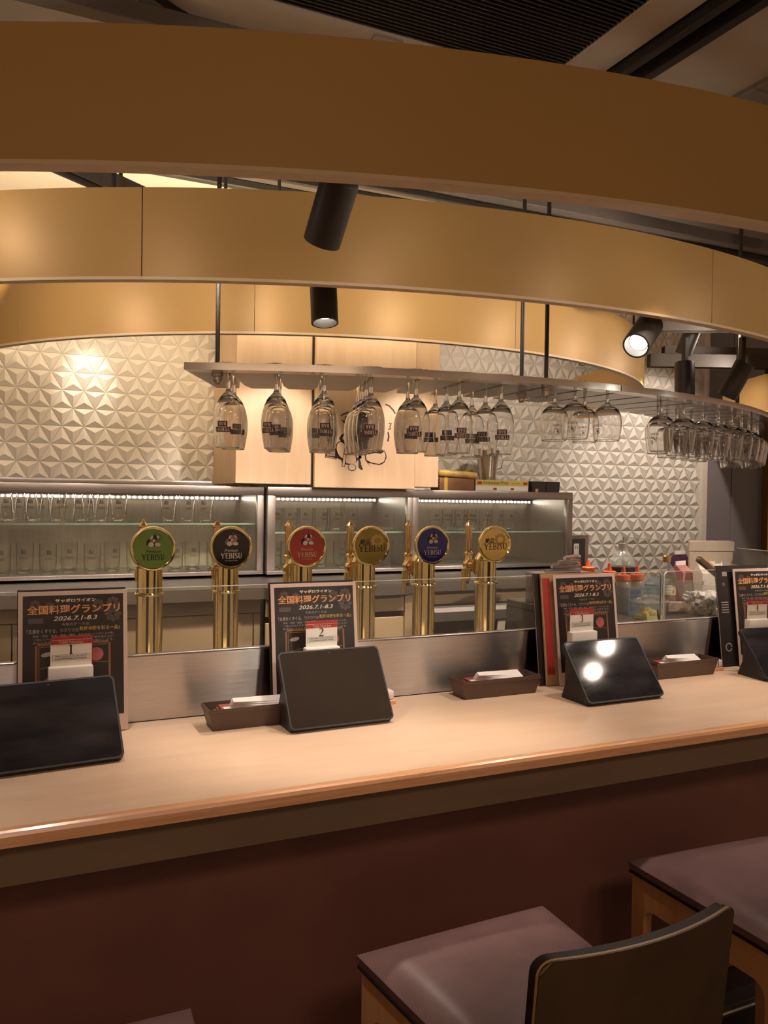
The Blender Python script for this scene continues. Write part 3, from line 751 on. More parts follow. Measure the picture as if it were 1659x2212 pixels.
# things on top of the right cabinet
zt = ZT + .001
t = thing('cup_packet', 'yellow and clear film packet lying beside the maple panels', 'packet', (2.06, 3.62, zt))
B().box((-.10, .10), (-.05, .05), (0, .062), .006).build('box', m_frame, t)
B().box((-.075, -.055), (-.0515, .0515), (0, .063)).build('yellow_strip', mat('bright_yellow_print', (.62, .43, .05), .5), t)
b = B().box((-.115, .115), (-.06, .06), (.063, .098), .015, 3).xf(Matrix.Rotation(radians(3), 4, 'Y'))
b.build('film_bag', mat('yellow_wrapper', (.62, .42, .10), .3, var=.3, scale=25, bump=.3), t)
t = thing('wrap_box', 'yellow and white cling wrap carton on top of the right cabinet', 'box', (2.335, 3.60, zt))
B().box((-.165, .155), (-.025, .025), (0, .055), .001, 1).build('carton', m_card, t, smooth=False)
m_yb = mat('lemon_yellow_card', (.62, .50, .10), .45)
B().box((-.1655, .1555), (-.0256, .0256), (.027, .0555), .001, 1).build('yellow_top', m_yb, t, smooth=False)
f = lambda u, v: (u, -.0262, v)
b = B().text('Kitchenista Wrap', f, -.045, .041, width=.150, bold=.01); b.text('30cm x 100m', f, .075, .041, width=.05); b.build('lettering', mat('green_print', (.06, .10, .03), .5), t, smooth=False)
b = B()
for x in (-.155, .122): b.flat([(x, .034), (x + .026, .034), (x + .026, .048), (x, .048)], f)
for x in (-.06, .045): b.flat([(x, .007), (x + .02, .007), (x + .02, .017), (x, .017)], f)
b.build('red_mark', m_red, t, smooth=False)
t = thing('steel_pitcher', 'small steel pitcher standing behind the cling wrap carton', 'pitcher', (2.33, 3.72, zt + .0))
B().cyl(.045, 0, .072).build('foot_block', m_steel2, t)
B().lathe([(0, .073), (.044, .073), (.050, .12), (.063, .212), (.0655, .215), (.062, .215), (.048, .12), (.042, .078), (0, .078)], 32, cap=False).build('body', m_steel, t)
B().tube([(.056, 0, .20), (.085, 0, .195), (.095, 0, .165), (.085, 0, .125), (.055, 0, .115)], .0035, 8).build('handle', m_steel, t)
t = thing('dark_container', 'dark plastic container at the right end of the right cabinet top', 'container', (2.60, 3.62, zt))
mdk = mat('dark_grey_plastic', (.035, .030, .028), .25, var=.1)
B().prism([(-.085, 0), (.0, 0), (.0, .055), (-.092, .055)], -.045, .045, axis='y').build('left_tub', mdk, t, smooth=False)
B().prism([(.004, 0), (.088, 0), (.092, .055), (.004, .055)], -.045, .045, axis='y').build('right_tub', mdk, t, smooth=False)
B().cyl(.010, 0, .016, (-.062, -.05, .0), n=16).build('cork', m_copper, t)
# socket plate beside the right cabinet
t = thing('wall_socket', 'double wall socket on a grey plate beside the right cabinet', 'socket', (2.845, 3.60, H(-.385)))
B().box((-.065, .065), (0, .24), (0, .19), .003).build('housing', m_steel2, t)
B().box((-.052, .040), (-.004, 0), (.015, .172), .002).build('dark_plate', m_tint, t)
pl_ = B().box((-.040, -.006), (-.009, -.004), (.055, .145), .002).build('socket_face', m_white, t)
b = B()
for z in (.074, .118):
    for x in (-.031, -.018): b.box((x, x + .003), (-.0096, -.009), (z, z + .013))
b.build('slot', m_ink, pl_, smooth=False)
# bronze framed notice on the slate wall
t = thing('framed_board', 'tall bronze framed board with rounded corners on the slate wall', 'frame', (4.60, WY + .01, H(-.36)))
def rr(x0, x1, z0, z1, r, n=6):
    P = []
    for cx, cz, a in ((x1 - r, z0 + r, -90), (x1 - r, z1 - r, 0), (x0 + r, z1 - r, 90), (x0 + r, z0 + r, 180)):
        for k in range(n + 1):
            q = radians(a + 90 * k / n); P.append((cx + r * cos(q), cz + r * sin(q)))
    return P
def ringframe(P, Q, y0, y1):
    b = B(); n = len(P)
    V = [[b.bm.verts.new((p[0], y, p[1])) for p in L] for L in (P, Q) for y in (y0, y1)]
    for i in range(n):
        j = (i + 1) % n
        for A, C in ((V[0], V[1]), (V[1], V[3]), (V[3], V[2]), (V[2], V[0])): b.bm.faces.new((A[i], A[j], C[j], C[i]))
    bmesh.ops.recalc_face_normals(b.bm, faces=b.bm.faces[:])
    return b
ringframe(rr(0, .62, 0, .84, .06), rr(.05, .57, .05, .79, .02), -.045, 0).build('frame', m_bronze, t)
B().prism(rr(.045, .575, .045, .795, .02), -.012, -.004, axis='y').build('board', m_ink, t, smooth=False)
pg = B().box((.062, .30), (-.016, -.012), (.07, .42)).build('page', m_card, t, smooth=False)
b = B()
for k in range(17): b.box((.080, .27), (-.0168, -.016), (.085 + k * .0195, .092 + k * .0195))
b.build('text_lines', m_ink, pg, smooth=False)

# ================================================================== GLASS RACK
RT = H(.3457); RU = RT - .019
t = thing('glass_rack', 'curved brushed steel rack hung over the bar for stemmed glasses', 'rack', (RC[0], RC[1], RU))
A0, DA = -24.15, 3.25
NS = 25
S = lambda a, r: pol(a, r, (0, 0))
B().sector((0, 0), 2.312, 2.360, -26.7, 4.66, 0, RT - RU, 60).build('front_strip', m_rackedge, t, ang=20)
B().sector((0, 0), 2.312, 2.360, 4.74, 58, 0, RT - RU, 120).build('front_strip', m_rackedge, t, ang=20)
edges = [-26.7] + [A0 + DA * i for i in range(NS)] + [58.0]
def fing(a, e, la, le):
    hw = lambda r: math.degrees(.0078 / r)
    fl = math.degrees(.020 / 2.0)
    P = [S(a + (hw(2.312) if la else 0), 2.3125)]
    n = 3
    P = [S(a + (hw(2.312) if la else 0) + ((e - (hw(2.312) if le else 0)) - (a + (hw(2.312) if la else 0))) * k / n, 2.3125) for k in range(n + 1)]
    P += [S(e - (hw(2.05) if le else 0), 2.055), S(e - (fl if le else 0), 1.99)]
    P += [S(a + (fl if la else 0), 1.99), S(a + (hw(2.05) if la else 0), 2.055)]
    B().prism(P, 0, RT - RU).build('finger', m_rack, t, smooth=False)
for i, (a, e) in enumerate(zip(edges, edges[1:])):
    fing(a, e, i > 0, i < len(edges) - 2)
for a, r in ((-24.9, 2.29), (-0.9, 2.16), (-.9, 2.29), (22.6, 2.31), (24.4, 2.29)):
    x, y = S(a + 1.55 if a > 0 else a - (0.0 if a < -20 else .0), r)
    B().cyl(.0062, -.012, 2.70 - RU, (x, y, 0), n=12).build('rod', m_tint, t)
    B().lathe([(0, -.030), (.007, -.029), (.009, -.022), (.0125, -.018), (.0125, -.010), (.016, -.008), (.016, 0)], 16, (x, y, 0)).build('nut', m_rack, t)

def stemware(name, prof_out, thick, zb, stem, printer, grp):
    """upright glass, foot at z=0: bowl, stem with foot, print"""
    t = thing(name, 'x', 'glass', group=grp)
    outer = [p for p in prof_out]
    inner = [(max(r - thick, 0), z) for r, z in prof_out[::-1] if z > zb]
    B().lathe(outer + inner + [(0, zb)], 30, cap=False).build('bowl', m_solid, t, ang=60)
    R_, zr_ = outer[-1]
    b = B(); b.lathe([(R_ - thick / 2 + .0010 * cos(2 * pi * k / 8), zr_ + .0010 * sin(2 * pi * k / 8)) for k in range(9)], 30, cap=False); b.build('rim', m_rim, t)
    B().lathe(stem, 24, cap=False).build('stem', m_solid, t, ang=50)
    printer(t)
    return t
def rad_at(prof, z):
    for (r0, z0), (r1, z1) in zip(prof, prof[1:]):
        if z0 <= z <= z1: return r0 + (r1 - r0) * (z - z0) / max(z1 - z0, 1e-9)
    return prof[-1][0]
def wrapper(prof, off):
    def fn(u, v):
        r = rad_at(prof, v) + off; a = pi / 2 + u / .040
        return (r * cos(a), r * sin(a), v)
    return fn
def label_grid(b, fn, x0, x1, z0, z1, n=8):
    for k in range(n):
        a, e = x0 + (x1 - x0) * k / n, x0 + (x1 - x0) * (k + 1) / n
        b.poly([fn(a, z0), fn(e, z0), fn(e, z1), fn(a, z1)])
tul = [(.0052, .068), (.0085, .076), (.016, .084), (.0255, .096), (.0335, .114), (.0385, .134), (.0405, .156), (.0395, .180), (.0360, .205), (.0318, .228)]
def print_tulip(t):
    f, g = wrapper(tul, .0006), wrapper(tul, .0011)
    b = B(); label_grid(b, f, -.0215, .0215, .1745, .1885, 10); label_grid(b, f, -.0125, .0155, .1590, .1735, 8)
    p = b.build('printed_label', m_inkg, t, smooth=False)
    b = B(); serif_word(b, 'YEBISU', g, 0, .1815, .037, .0095); serif_word(b, 'BAR', g, .0015, .1662, .021, .0095)
    b.build('lettering', m_cream2, p, smooth=False)
gob = [(.0055, .055), (.010, .060), (.022, .067), (.034, .078), (.0415, .094), (.0440, .115), (.0435, .135), (.0405, .158), (.0375, .172)]
gob2 = [(.0050, .068), (.009, .073), (.022, .080), (.034, .090), (.0415, .104), (.0430, .120), (.0415, .140), (.0375, .165), (.0335, .193)]
def print_gob(prof, zc):
    def pr(t):
        f = wrapper(prof, .0006)
        b = B(); serif_word(b, 'YEBISU', f, 0, zc, .030, .0075)
        fe = lambda x, y: f((x - 680) * .0000265, zc + .017 - (y - 900) * .0000265)
        b.ribbon(ell(560, 760, 170, 150), 40, fe); b.ribbon([(480, 650), (640, 900), (760, 1150)], 60, fe)
        b.ribbon(ell(480, 1080, 150, 120), 40, fe); b.ribbon(ell(880, 1100, 180, 110), 40, fe); b.ribbon([(900, 500), (1050, 650), (980, 860)], 60, fe)
        b.flat(ell(700, 860, 110, 60), fe)
        b.build('print', m_inkg, t, smooth=False)
    return pr
stemT = [(0, 0), (.034, 0), (.0345, .0015), (.020, .004), (.008, .008), (.0048, .014), (.0046, .050), (.0058, .066), (.0072, .074), (0, .080)]
stemG = [(0, 0), (.034, 0), (.0345, .0015), (.020, .004), (.008, .008), (.0048, .013), (.0048, .044), (.0065, .055), (.010, .061), (0, .066)]
stemG2 = [(0, 0), (.034, 0), (.0345, .0015), (.020, .004), (.008, .008), (.0048, .013), (.0046, .056), (.006, .068), (.009, .074), (0, .079)]
GA, GB, GC_ = 'tulip beer glasses hanging in the rack', 'round goblets hanging in the rack', 'tapered goblets hanging in the rack'
pT = stemware('tulip_glass', tul, .0012, .086, stemT, print_tulip, GA)
pG = stemware('round_goblet', gob, .0012, .069, stemG, print_gob(gob, .128), GB)
pH = stemware('tapered_goblet', gob2, .0012, .082, stemG2, print_gob(gob2, .140), GC_)
DEP = ['frontmost', 'second from the front', 'third from the front', 'fourth from the front']
def hang(proto, slot, rs, kind):
    a = A0 + DA * slot
    for k, r in enumerate(rs):
        x, y = pol(a, r)
        look = atan2(x, y)      # bearing from the guests' side
        rz = -look + random.uniform(-.75, .75)
        lab = '%s in the %s rack slot from the left, %s' % (kind, ORD[slot], DEP[k])
        if proto is pT: rz = -look + [(-.35, .35), (-.6, -.1, .5), (.15, .4, -.6), (0, .1, .15, .2), (-.1, .3), (.25, .1, -.3), (.15, -.2, .1)][slot][k]
        dup(proto, (x, y, RT + .0092), (pi, 0, rz), lab)
for s_, rs in ((0, (2.288, 2.205)), (1, (2.285, 2.20, 2.115)), (2, (2.285, 2.20, 2.115)), (3, (2.287, 2.203, 2.119, 2.038)),
               (4, (2.285, 2.20)), (5, (2.283, 2.185, 2.09)), (6, (2.288, 2.19, 2.10))):
    hang(pT, s_, rs, 'clear tulip glass')
for s_, rs in ((8, (2.288, 2.19)), (9, (2.288, 2.19))): hang(pG, s_, rs, 'clear round goblet')
for s_, rs in ((11, (2.285,)), (12, (2.285, 2.19)), (13, (2.285, 2.19)), (14, (2.285, 2.19, 2.095)), (15, (2.285, 2.19, 2.095)), (16, (2.285, 2.19, 2.095)),
               (17, (2.285, 2.19, 2.095)), (18, (2.285, 2.19)), (19, (2.285, 2.19)), (20, (2.285, 2.19)), (21, (2.285, 2.19)), (22, (2.285, 2.19)), (23, (2.285, 2.19))):
    hang(pH, s_, rs, 'clear tapered goblet')
for t_ in (pT, pG, pH): kill(t_)

# ================================================================== BEER TAPS
MEDZ = H(-.155)
def mini_emblem(b1, b2, b3, fn, cx, cz, s):
    g = lambda x, y: fn(cx + (x - 680) * s, cz - (y - 830) * s)
    b1.flat([(190, 800), (420, 640), (470, 1000), (420, 1180), (170, 1130)], g); b1.flat(ell(800, 560, 260, 190), g); b1.flat([(420, 900), (1060, 900), (900, 1200), (560, 1240)], g)
    b1.ribbon([(900, 420), (1060, 330), (1220, 380), (1290, 500)], 26, g); b1.flat([(760, 300), (830, 180), (860, 320)], g)
    b2.flat(ell(520, 1090, 210, 190, -15), g); b2.flat(ell(1010, 1090, 220, 150, 8), g); b2.flat(ell(560, 560, 90, 170, 25), g); b2.flat(ell(1010, 520, 80, 130, -30), g); b2.flat(ell(740, 800, 120, 120), g)
    b3.flat(ell(960, 800, 210, 130, -35), g); b3.flat([(1080, 640), (1260, 560), (1160, 760)], g)
def tap(x, label, fcol, ecol, txt, tcol, sub=None, kind='premium', fm=None):
    Yt = 2.40
    t = thing('beer_tap', label, 'beer tap', (x, Yt, 1.0))
    z = lambda h: H(h) - 1.0
    r = .0365
    B().lathe([(.052, 0), (.052, .008), (.040, .018), (r, .024), (r, z(-.292))], 40).build('column', m_brass, t)
    B().lathe([(r, z(-.292)), (.041, z(-.2905)), (.0425, z(-.287)), (.041, z(-.2835)), (r, z(-.282))], 40, cap=False).build('collar', m_brass, t)
    B().lathe([(r - .001, z(-.282)), (r - .001, z(-.212))], 40).build('upper_column', m_brass, t)
    B().lathe([(r + .001, z(-.213)), (r + .002, z(-.209)), (r, z(-.204)), (.030, z(-.188)), (.018, z(-.176)), (0, z(-.172))], 40, cap=False).build('dome_cap', m_brass, t)
    # medallion facing the guests
    mz = MEDZ - 1.0; my = -.055
    B().lathe([(0, .030), (.030, .030), (.034, .012), (.060, .012), (.0625, .006), (.0630, 0), (.0610, -.004), (.0575, -.0045), (.0545, -.002), (.0545, .001)], 48, (0, my, mz), 'y', cap=False).build('medallion_rim', m_brass, t)
    fm = fm or mat('medallion_' + kind + fcol, fcol, .22, var=.04, scale=30, coat=.6)
    face = B().lathe([(0, -.0015), (.0550, -.0010)], 48, (0, my, mz), 'y', cap=False).build('medallion_face', fm, t)
    fn = lambda u, v: (u, my - .0020, mz + v); fn2 = lambda u, v: (u, my - .0024, mz + v)
    b = B()
    if kind == 'premium':
        b1, b2, b3 = B(), B(), B()
        mini_emblem(b1, b2, b3, fn, 0, .021, .0000365)
        b1.build('emblem_dark', m_ink if fcol != '1c1410' else mat('bronze_print', (.25, .16, .09), .5), face, smooth=False)
        b2.xf(Matrix.Translation((0, -.0004, 0))); b2.build('emblem_pale', m_cream2, face, smooth=False)
        b3.xf(Matrix.Translation((0, -.0008, 0))); b3.build('emblem_fish', m_frame if fcol == '6f8d2e' else mat('salmon_print', (.50, .16, .10), .5), face, smooth=False)
        b.text('Premium', fn, .0, -.0075, width=.040, height=.0085, shear=.35)
        serif_word(b, 'YEBISU', fn, 0, -.0235, .062, .0165)
        if sub: b.text(sub, fn, 0, -.0375, width=.037, height=.0042, bold=.01)
    else:
        b.text('絶品', fn, -.0215, .013, width=.034, height=.017, bold=.012)
        serif_word(b, 'YEBISU', fn, .0015, -.0075, .090, .0215, .75)
    b.build('lettering', tcol, face, smooth=False)
    if kind != 'premium':
        b = B()
        for k in range(10):
            a = 2 * pi * k / 10
            b.flat(ell(.020 + .017 * cos(a), .016 + .015 * sin(a), .0062, .0050, math.degrees(a), 12), lambda u, v: (u, my - .00175, mz + v))
        b.build('relief_mark', mat('embossed_gold', (.62, .43, .14), .4, metal=.8, var=.05), face, smooth=False)
    # faucet on the staff side
    fy = .118; fz = z(-.236)
    B().lathe([(.038, .030), (.034, .040), (.024, .060), (.016, .085), (.0145, .100)], 28, (0, 0, fz), 'y').build('shank', m_copper, t)
    B().lathe([(.0, -.0), (.017, 0), (.019, .006), (.0185, .020), (.015, .030), (.0, .032)], 24, (0, fy - .016, fz), 'y', cap=False).build('faucet_body', m_copper, t)
    B().lathe([(.014, -.004), (.0155, .008), (.0135, .014), (.0135, .034), (.017, .037), (.017, .042), (.0125, .045)], 24, (0, fy, fz)).build('faucet_collar', m_brass, t)
    B().lathe([(.0085, .045), (.0115, .055), (.0125, .132), (.0145, .135), (.0145, .139), (.009, .145), (.004, .151), (.0045, .155), (0, .157)], 24, (0, fy, fz)).build('handle', m_copper, t)
    sp = B().lathe([(.011, 0), (.0095, -.02), (.0085, -.055)], 18, (0, fy, fz - .004)).build('spout', m_brass, t)
    B().lathe([(.0078, -.040), (.0078, -.072), (.0058, -.072)], 16, (.012, fy + .028, fz)).build('spout_tip', m_ink, sp)
    B().cyl(.0095, -.095, -.02, (.0, fy + .028, fz), n=18).build('foam_spout', m_brass, sp)
    return t
m_mgold = mat('antique_gold_face', (.30, .24, .06), .18, metal=.85, var=.25, scale=14)
m_mgold2 = mat('bright_gold_face', (.82, .60, .20), .16, metal=.9, var=.15, scale=10)
tap(.382, 'brass beer tap with the green round medallion', '6f8d2e', None, '', mat('deep_green_print', (.018, .028, .006), .5), '　ニッポンエール　' and None)
tap(.603, 'brass beer tap with the black round medallion', '1c1410', None, '', m_cream2, 'プレミアムブラック')
tap(.835, 'brass beer tap with the red round medallion', 'a8301f', None, '', mat('pale_gold_print', (.60, .42, .20), .5), 'プレミアムアンバー')
tap(1.048, 'brass beer tap with the dull olive gold medallion', '000000', None, '', m_ink, None, 'gold', m_mgold)
tap(1.264, 'brass beer tap with the blue round medallion', '24247c', None, '', m_cream2, 'プレミアムエール')
tap(1.503, 'brass beer tap with the bright gold medallion, farthest right', '000000', None, '', m_ink, None, 'gold', m_mgold2)
# drinking-side sheen strip under the medal of the green tap is only a reflection: nothing built

# staff-side worktop under the taps
t = thing('service_counter', 'stainless service counter carrying the row of brass taps', 'counter', (.6, 2.3, 0))
B().box((-1.6, 1.28), (-.325, .27), (.965, 1.0), .004, 1).build('worktop', m_steel2, t)
B().box((-1.6, 1.28), (-.30, .25), (0, .965)).build('carcass', m_fridge, t, smooth=False)

# ================================================================== GUEST COUNTER
CT = H(-.53)
t = thing('bar_counter', 'long maple topped bar counter with dark maroon front', 'counter', (.8, 1.6, 0))
cx0, cx1 = -2.3, 2.6
B().box((cx0, cx1), (-.187, .349), (CT - .028, CT), .001, 1).build('counter_top', m_top, t, smooth=False)
B().prism([(-.207, CT - .026), (-.187, CT - .026), (-.187, CT - .0005), (-.199, CT - .0005), (-.204, CT - .003), (-.207, CT - .009)], cx0, cx1, axis='x').build('edge_strip', m_edge, t, ang=20)
B().box((cx0, cx1), (-.180, -.160), (CT - .098, CT - .0285)).build('fascia', m_brown, t, smooth=False)
B().box((cx0, cx1), (-.070, -.045), (.292, CT - .0285)).build('front_panel', m_maroon, t, smooth=False)
B().box((cx0, cx1), (-.158, -.071), (CT - .050, CT - .029)).build('soffit', m_maroon, t, smooth=False)
t2 = thing('foot_plinth', 'dark tiled foot plinth with a grey nosing under the counter', 'plinth', (.8, 1.410, 0))
B().box((cx0, cx1), (.008, .137), (0, .284)).build('base', m_floor, t2, smooth=False)
for k in range(16):
    x = cx0 + k * .3
    B().box((x + .003, x + .297), (.052, .118), (.2845, .289), .001, 1).build('plinth_tile', m_floor, t2, smooth=False)
B().box((cx0, cx1), (0, .049), (.265, .291), .002, 1).build('nosing', m_tint, t2, smooth=False)
B().box((cx0, cx1), (-.003, -.0005), (.275, .279)).build('nosing_line', m_white, t2, smooth=False)

t = thing('splash_partition', 'brushed stainless upstand along the back of the counter', 'partition', (.8, 1.951, CT))
B().box((-2.2, 1.75), (0, .016), (.0005, .152), .001, 1).build('steel_panel', m_steel, t, smooth=False)
B().box((-2.2, 1.75), (-.001, .018), (.1525, .1565), .0012, 1).build('top_cap', m_steel2, t, smooth=False)
gz0, gz1 = H(-.375) + .0025, H(-.222)
def pane(x0, x1, label, cr=None):
    t = thing('glass_screen', label, 'glass screen', (x0, 1.956, gz0))
    W_, Hh = x1 - x0, gz1 - gz0
    P = [(0, 0), (W_, 0)]
    R_ = .018
    P += [(W_ - R_ + R_ * cos(radians(a)), Hh - R_ + R_ * sin(radians(a))) for a in range(0, 91, 15)] if cr == 'r' else [(W_, Hh)]
    P += [(R_ + R_ * cos(radians(a)), Hh - R_ + R_ * sin(radians(a))) for a in range(90, 181, 15)] if cr == 'l' else [(0, Hh)]
    B().prism(P, 0, .006, axis='y').build('pane', m_pane, t, smooth=False)
    n = len(P)
    b = B()
    for i in range(1, n):
        a, c = Vector(P[i]), Vector(P[(i + 1) % n]); d = (c - a)
        if d.length < 1e-6: continue
        nr = Vector((d.y, -d.x)).normalized() * .0012
        b.prism([tuple(a), tuple(a + nr), tuple(c + nr), tuple(c)], .0, .006, axis='y')
    b.build('polished_edge', m_gedge2, t, smooth=False)
pane(-1.4, 1.672, 'long low glass screen on the steel upstand before the taps')
pane(1.682, 1.868, 'short glass screen pane with a rounded right corner', 'r')
pane(1.881, 2.54, 'right glass screen pane before the ice bin', 'l')
ts = thing('side_screen', 'tall glass side screen behind the bottles at the right', 'glass screen', (2.797, 2.785, 1.081), atan2(2.254 - 3.312, 2.689 - 2.904))
B().box((-.545, .60), (-.003, .003), (0, .229)).build('pane', m_pane, ts, smooth=False)
B().box((-.545, .60), (-.003, .003), (.2293, .2315)).build('polished_edge', m_gedge2, ts, smooth=False)
B().box((-.5475, -.5453), (-.003, .003), (0, .2315)).build('polished_edge', m_gedge, ts, smooth=False)

# ---- tablets
def tablet(loc, rz, label, scr, top=(.10, .156)):
    t = thing('tablet', label, 'tablet', loc, rz)
    W_ = .256
    ty, tz = top; L = sqrt(ty * ty + tz * tz); a = atan2(tz, ty)
    M = Matrix.Translation((0, 0, .0085)) @ Matrix.Rotation(a, 4, 'X')
    P = rr(-W_ / 2, W_ / 2, 0, L, .012)
    B().prism(P, -.013, -.001, axis='z').xf(M).build('case_shell', m_case, t, ang=40)
    b = ringframe(rr(-W_ / 2, W_ / 2, 0, L, .012), rr(-W_ / 2 + .004, W_ / 2 - .004, .004, L - .004, .009), -.001, .0015)
    b.xf(M @ Matrix.Rotation(radians(-90), 4, 'X')); b.build('case_lip', m_case, t)
    B().prism(rr(-W_ / 2 + .0045, W_ / 2 - .0045, .0045, L - .0045, .009), -.0008, .0004, axis='z').xf(M).build('screen', scr, t, ang=40)
    B().lathe([(0, .0004), (.0016, .0004), (.0016, .0007), (0, .0007)], 12, (0, L - .0095, 0), cap=False).xf(M).build('camera_dot', m_tint, t)
    # folded cover as a prop behind
    B().prism([(.014, .0), (.115, 0), (.118, .003), (ty * .62 + .012, tz * .62), (ty * .62 + .004, tz * .62)], -W_ / 2 + .004, W_ / 2 - .004, axis='x').build('cover_prop', m_case, t)
    return t
tablet((.0944, 1.662, CT), radians(4.4), 'black tablet on its cover stand at the far left of the counter', m_screen, (.118, .140))
tablet((.709, 1.7235, CT), radians(1.0), 'black tablet with a dull screen, in front of the card numbered two', m_screenm)
tablet((1.486, 1.667, CT), radians(.6), 'black tablet mirroring two bright lamps, in front of card three', m_screen, (.112, .140))
tablet((2.170, 1.696, CT), radians(-5.0), 'black tablet cut off by the right picture edge', m_screen, (.112, .132))

# ---- cutlery trays
def tray(loc, rz, label, L=.245):
    t = thing('cutlery_tray', label, 'tray', loc, rz)
    D_, h = .078, .050
    def q(s, z): return [(-L / 2 * s[0], -D_ / 2 * s[1], z), (L / 2 * s[0], -D_ / 2 * s[1], z), (L / 2 * s[0], D_ / 2 * s[1], z), (-L / 2 * s[0], D_ / 2 * s[1], z)]
    b = B()
    rings = [q((.90, .78), 0), q((.985, .96), .040), q((1, 1), .041), q((1, 1), h), q((.985, .95), h), q((.89, .76), .004)]
    V = [[b.bm.verts.new(p) for p in r] for r in rings]
    for A, C in zip(V, V[1:]):
        for i in range(4): b.bm.faces.new((A[i], A[(i + 1) % 4], C[(i + 1) % 4], C[i]))
    b.bm.faces.new(V[0][::-1]); b.bm.faces.new(V[-1])
    b.build('tray_body', m_tray, t, smooth=False)
    return t
def sleeves(loc, rz, n, label, grp):
    for k in range(n):
        t = B().box((-.085, .075), (-.011, .011), (0, .0035), .0008, 1)
        for v in t.bm.verts:
            if v.co.x < -.07: v.co.y *= .6; v.co.z += .002
        o = t.build('chopstick_sleeve', m_paper, smooth=False)
        o.location = (loc[0], loc[1] + (k - n / 2) * .003, loc[2] + k * .0042); o.rotation_euler = (radians(16 + 5 * k), radians(4.5), rz + radians(-6 + 4.5 * k))
        tag(o, label % ORD[k], 'chopstick packet', grp)
def packets(loc, rz, n, label):
    for k in range(n):
        o = B().box((-.030, .030), (-.022, .022), (0, .003), .0008, 1).build('red_packet', m_redp if k else m_redp, smooth=False)
        o.location = (loc[0] + k * .006, loc[1], loc[2] + k * .0052); o.rotation_euler = (radians(9), radians(2), rz + radians(-5 + 5 * k))
        tag(o, label % ORD[k], 'packet', 'red packets in the trays')
        B().box((-.024, .012), (-.010, .004), (.003, .0034)).build('white_label', m_card, o, smooth=False)
for k, (x, y, rz, w_) in enumerate(((.540, 1.842, .01, 'left'), (1.213, 1.880, .0, 'middle'), (1.872, 1.880, .0, 'right'))):
    tray((x, y, CT), rz, {'left': 'brown cutlery tray partly behind the dull black tablet', 'middle': 'brown cutlery tray alone in the middle of the counter', 'right': 'brown cutlery tray behind the tablet mirroring lamps'}[w_])
    sleeves((x + .02, y + .004, CT + .034), rz, 5, '%s white chopstick sleeve, counted upward, in the ' + w_ + ' tray', 'chopstick sleeves in the trays')
    packets((x - .070, y - .003, CT + .030), rz, 3, '%s dark red packet, counted upward, in the ' + w_ + ' tray')

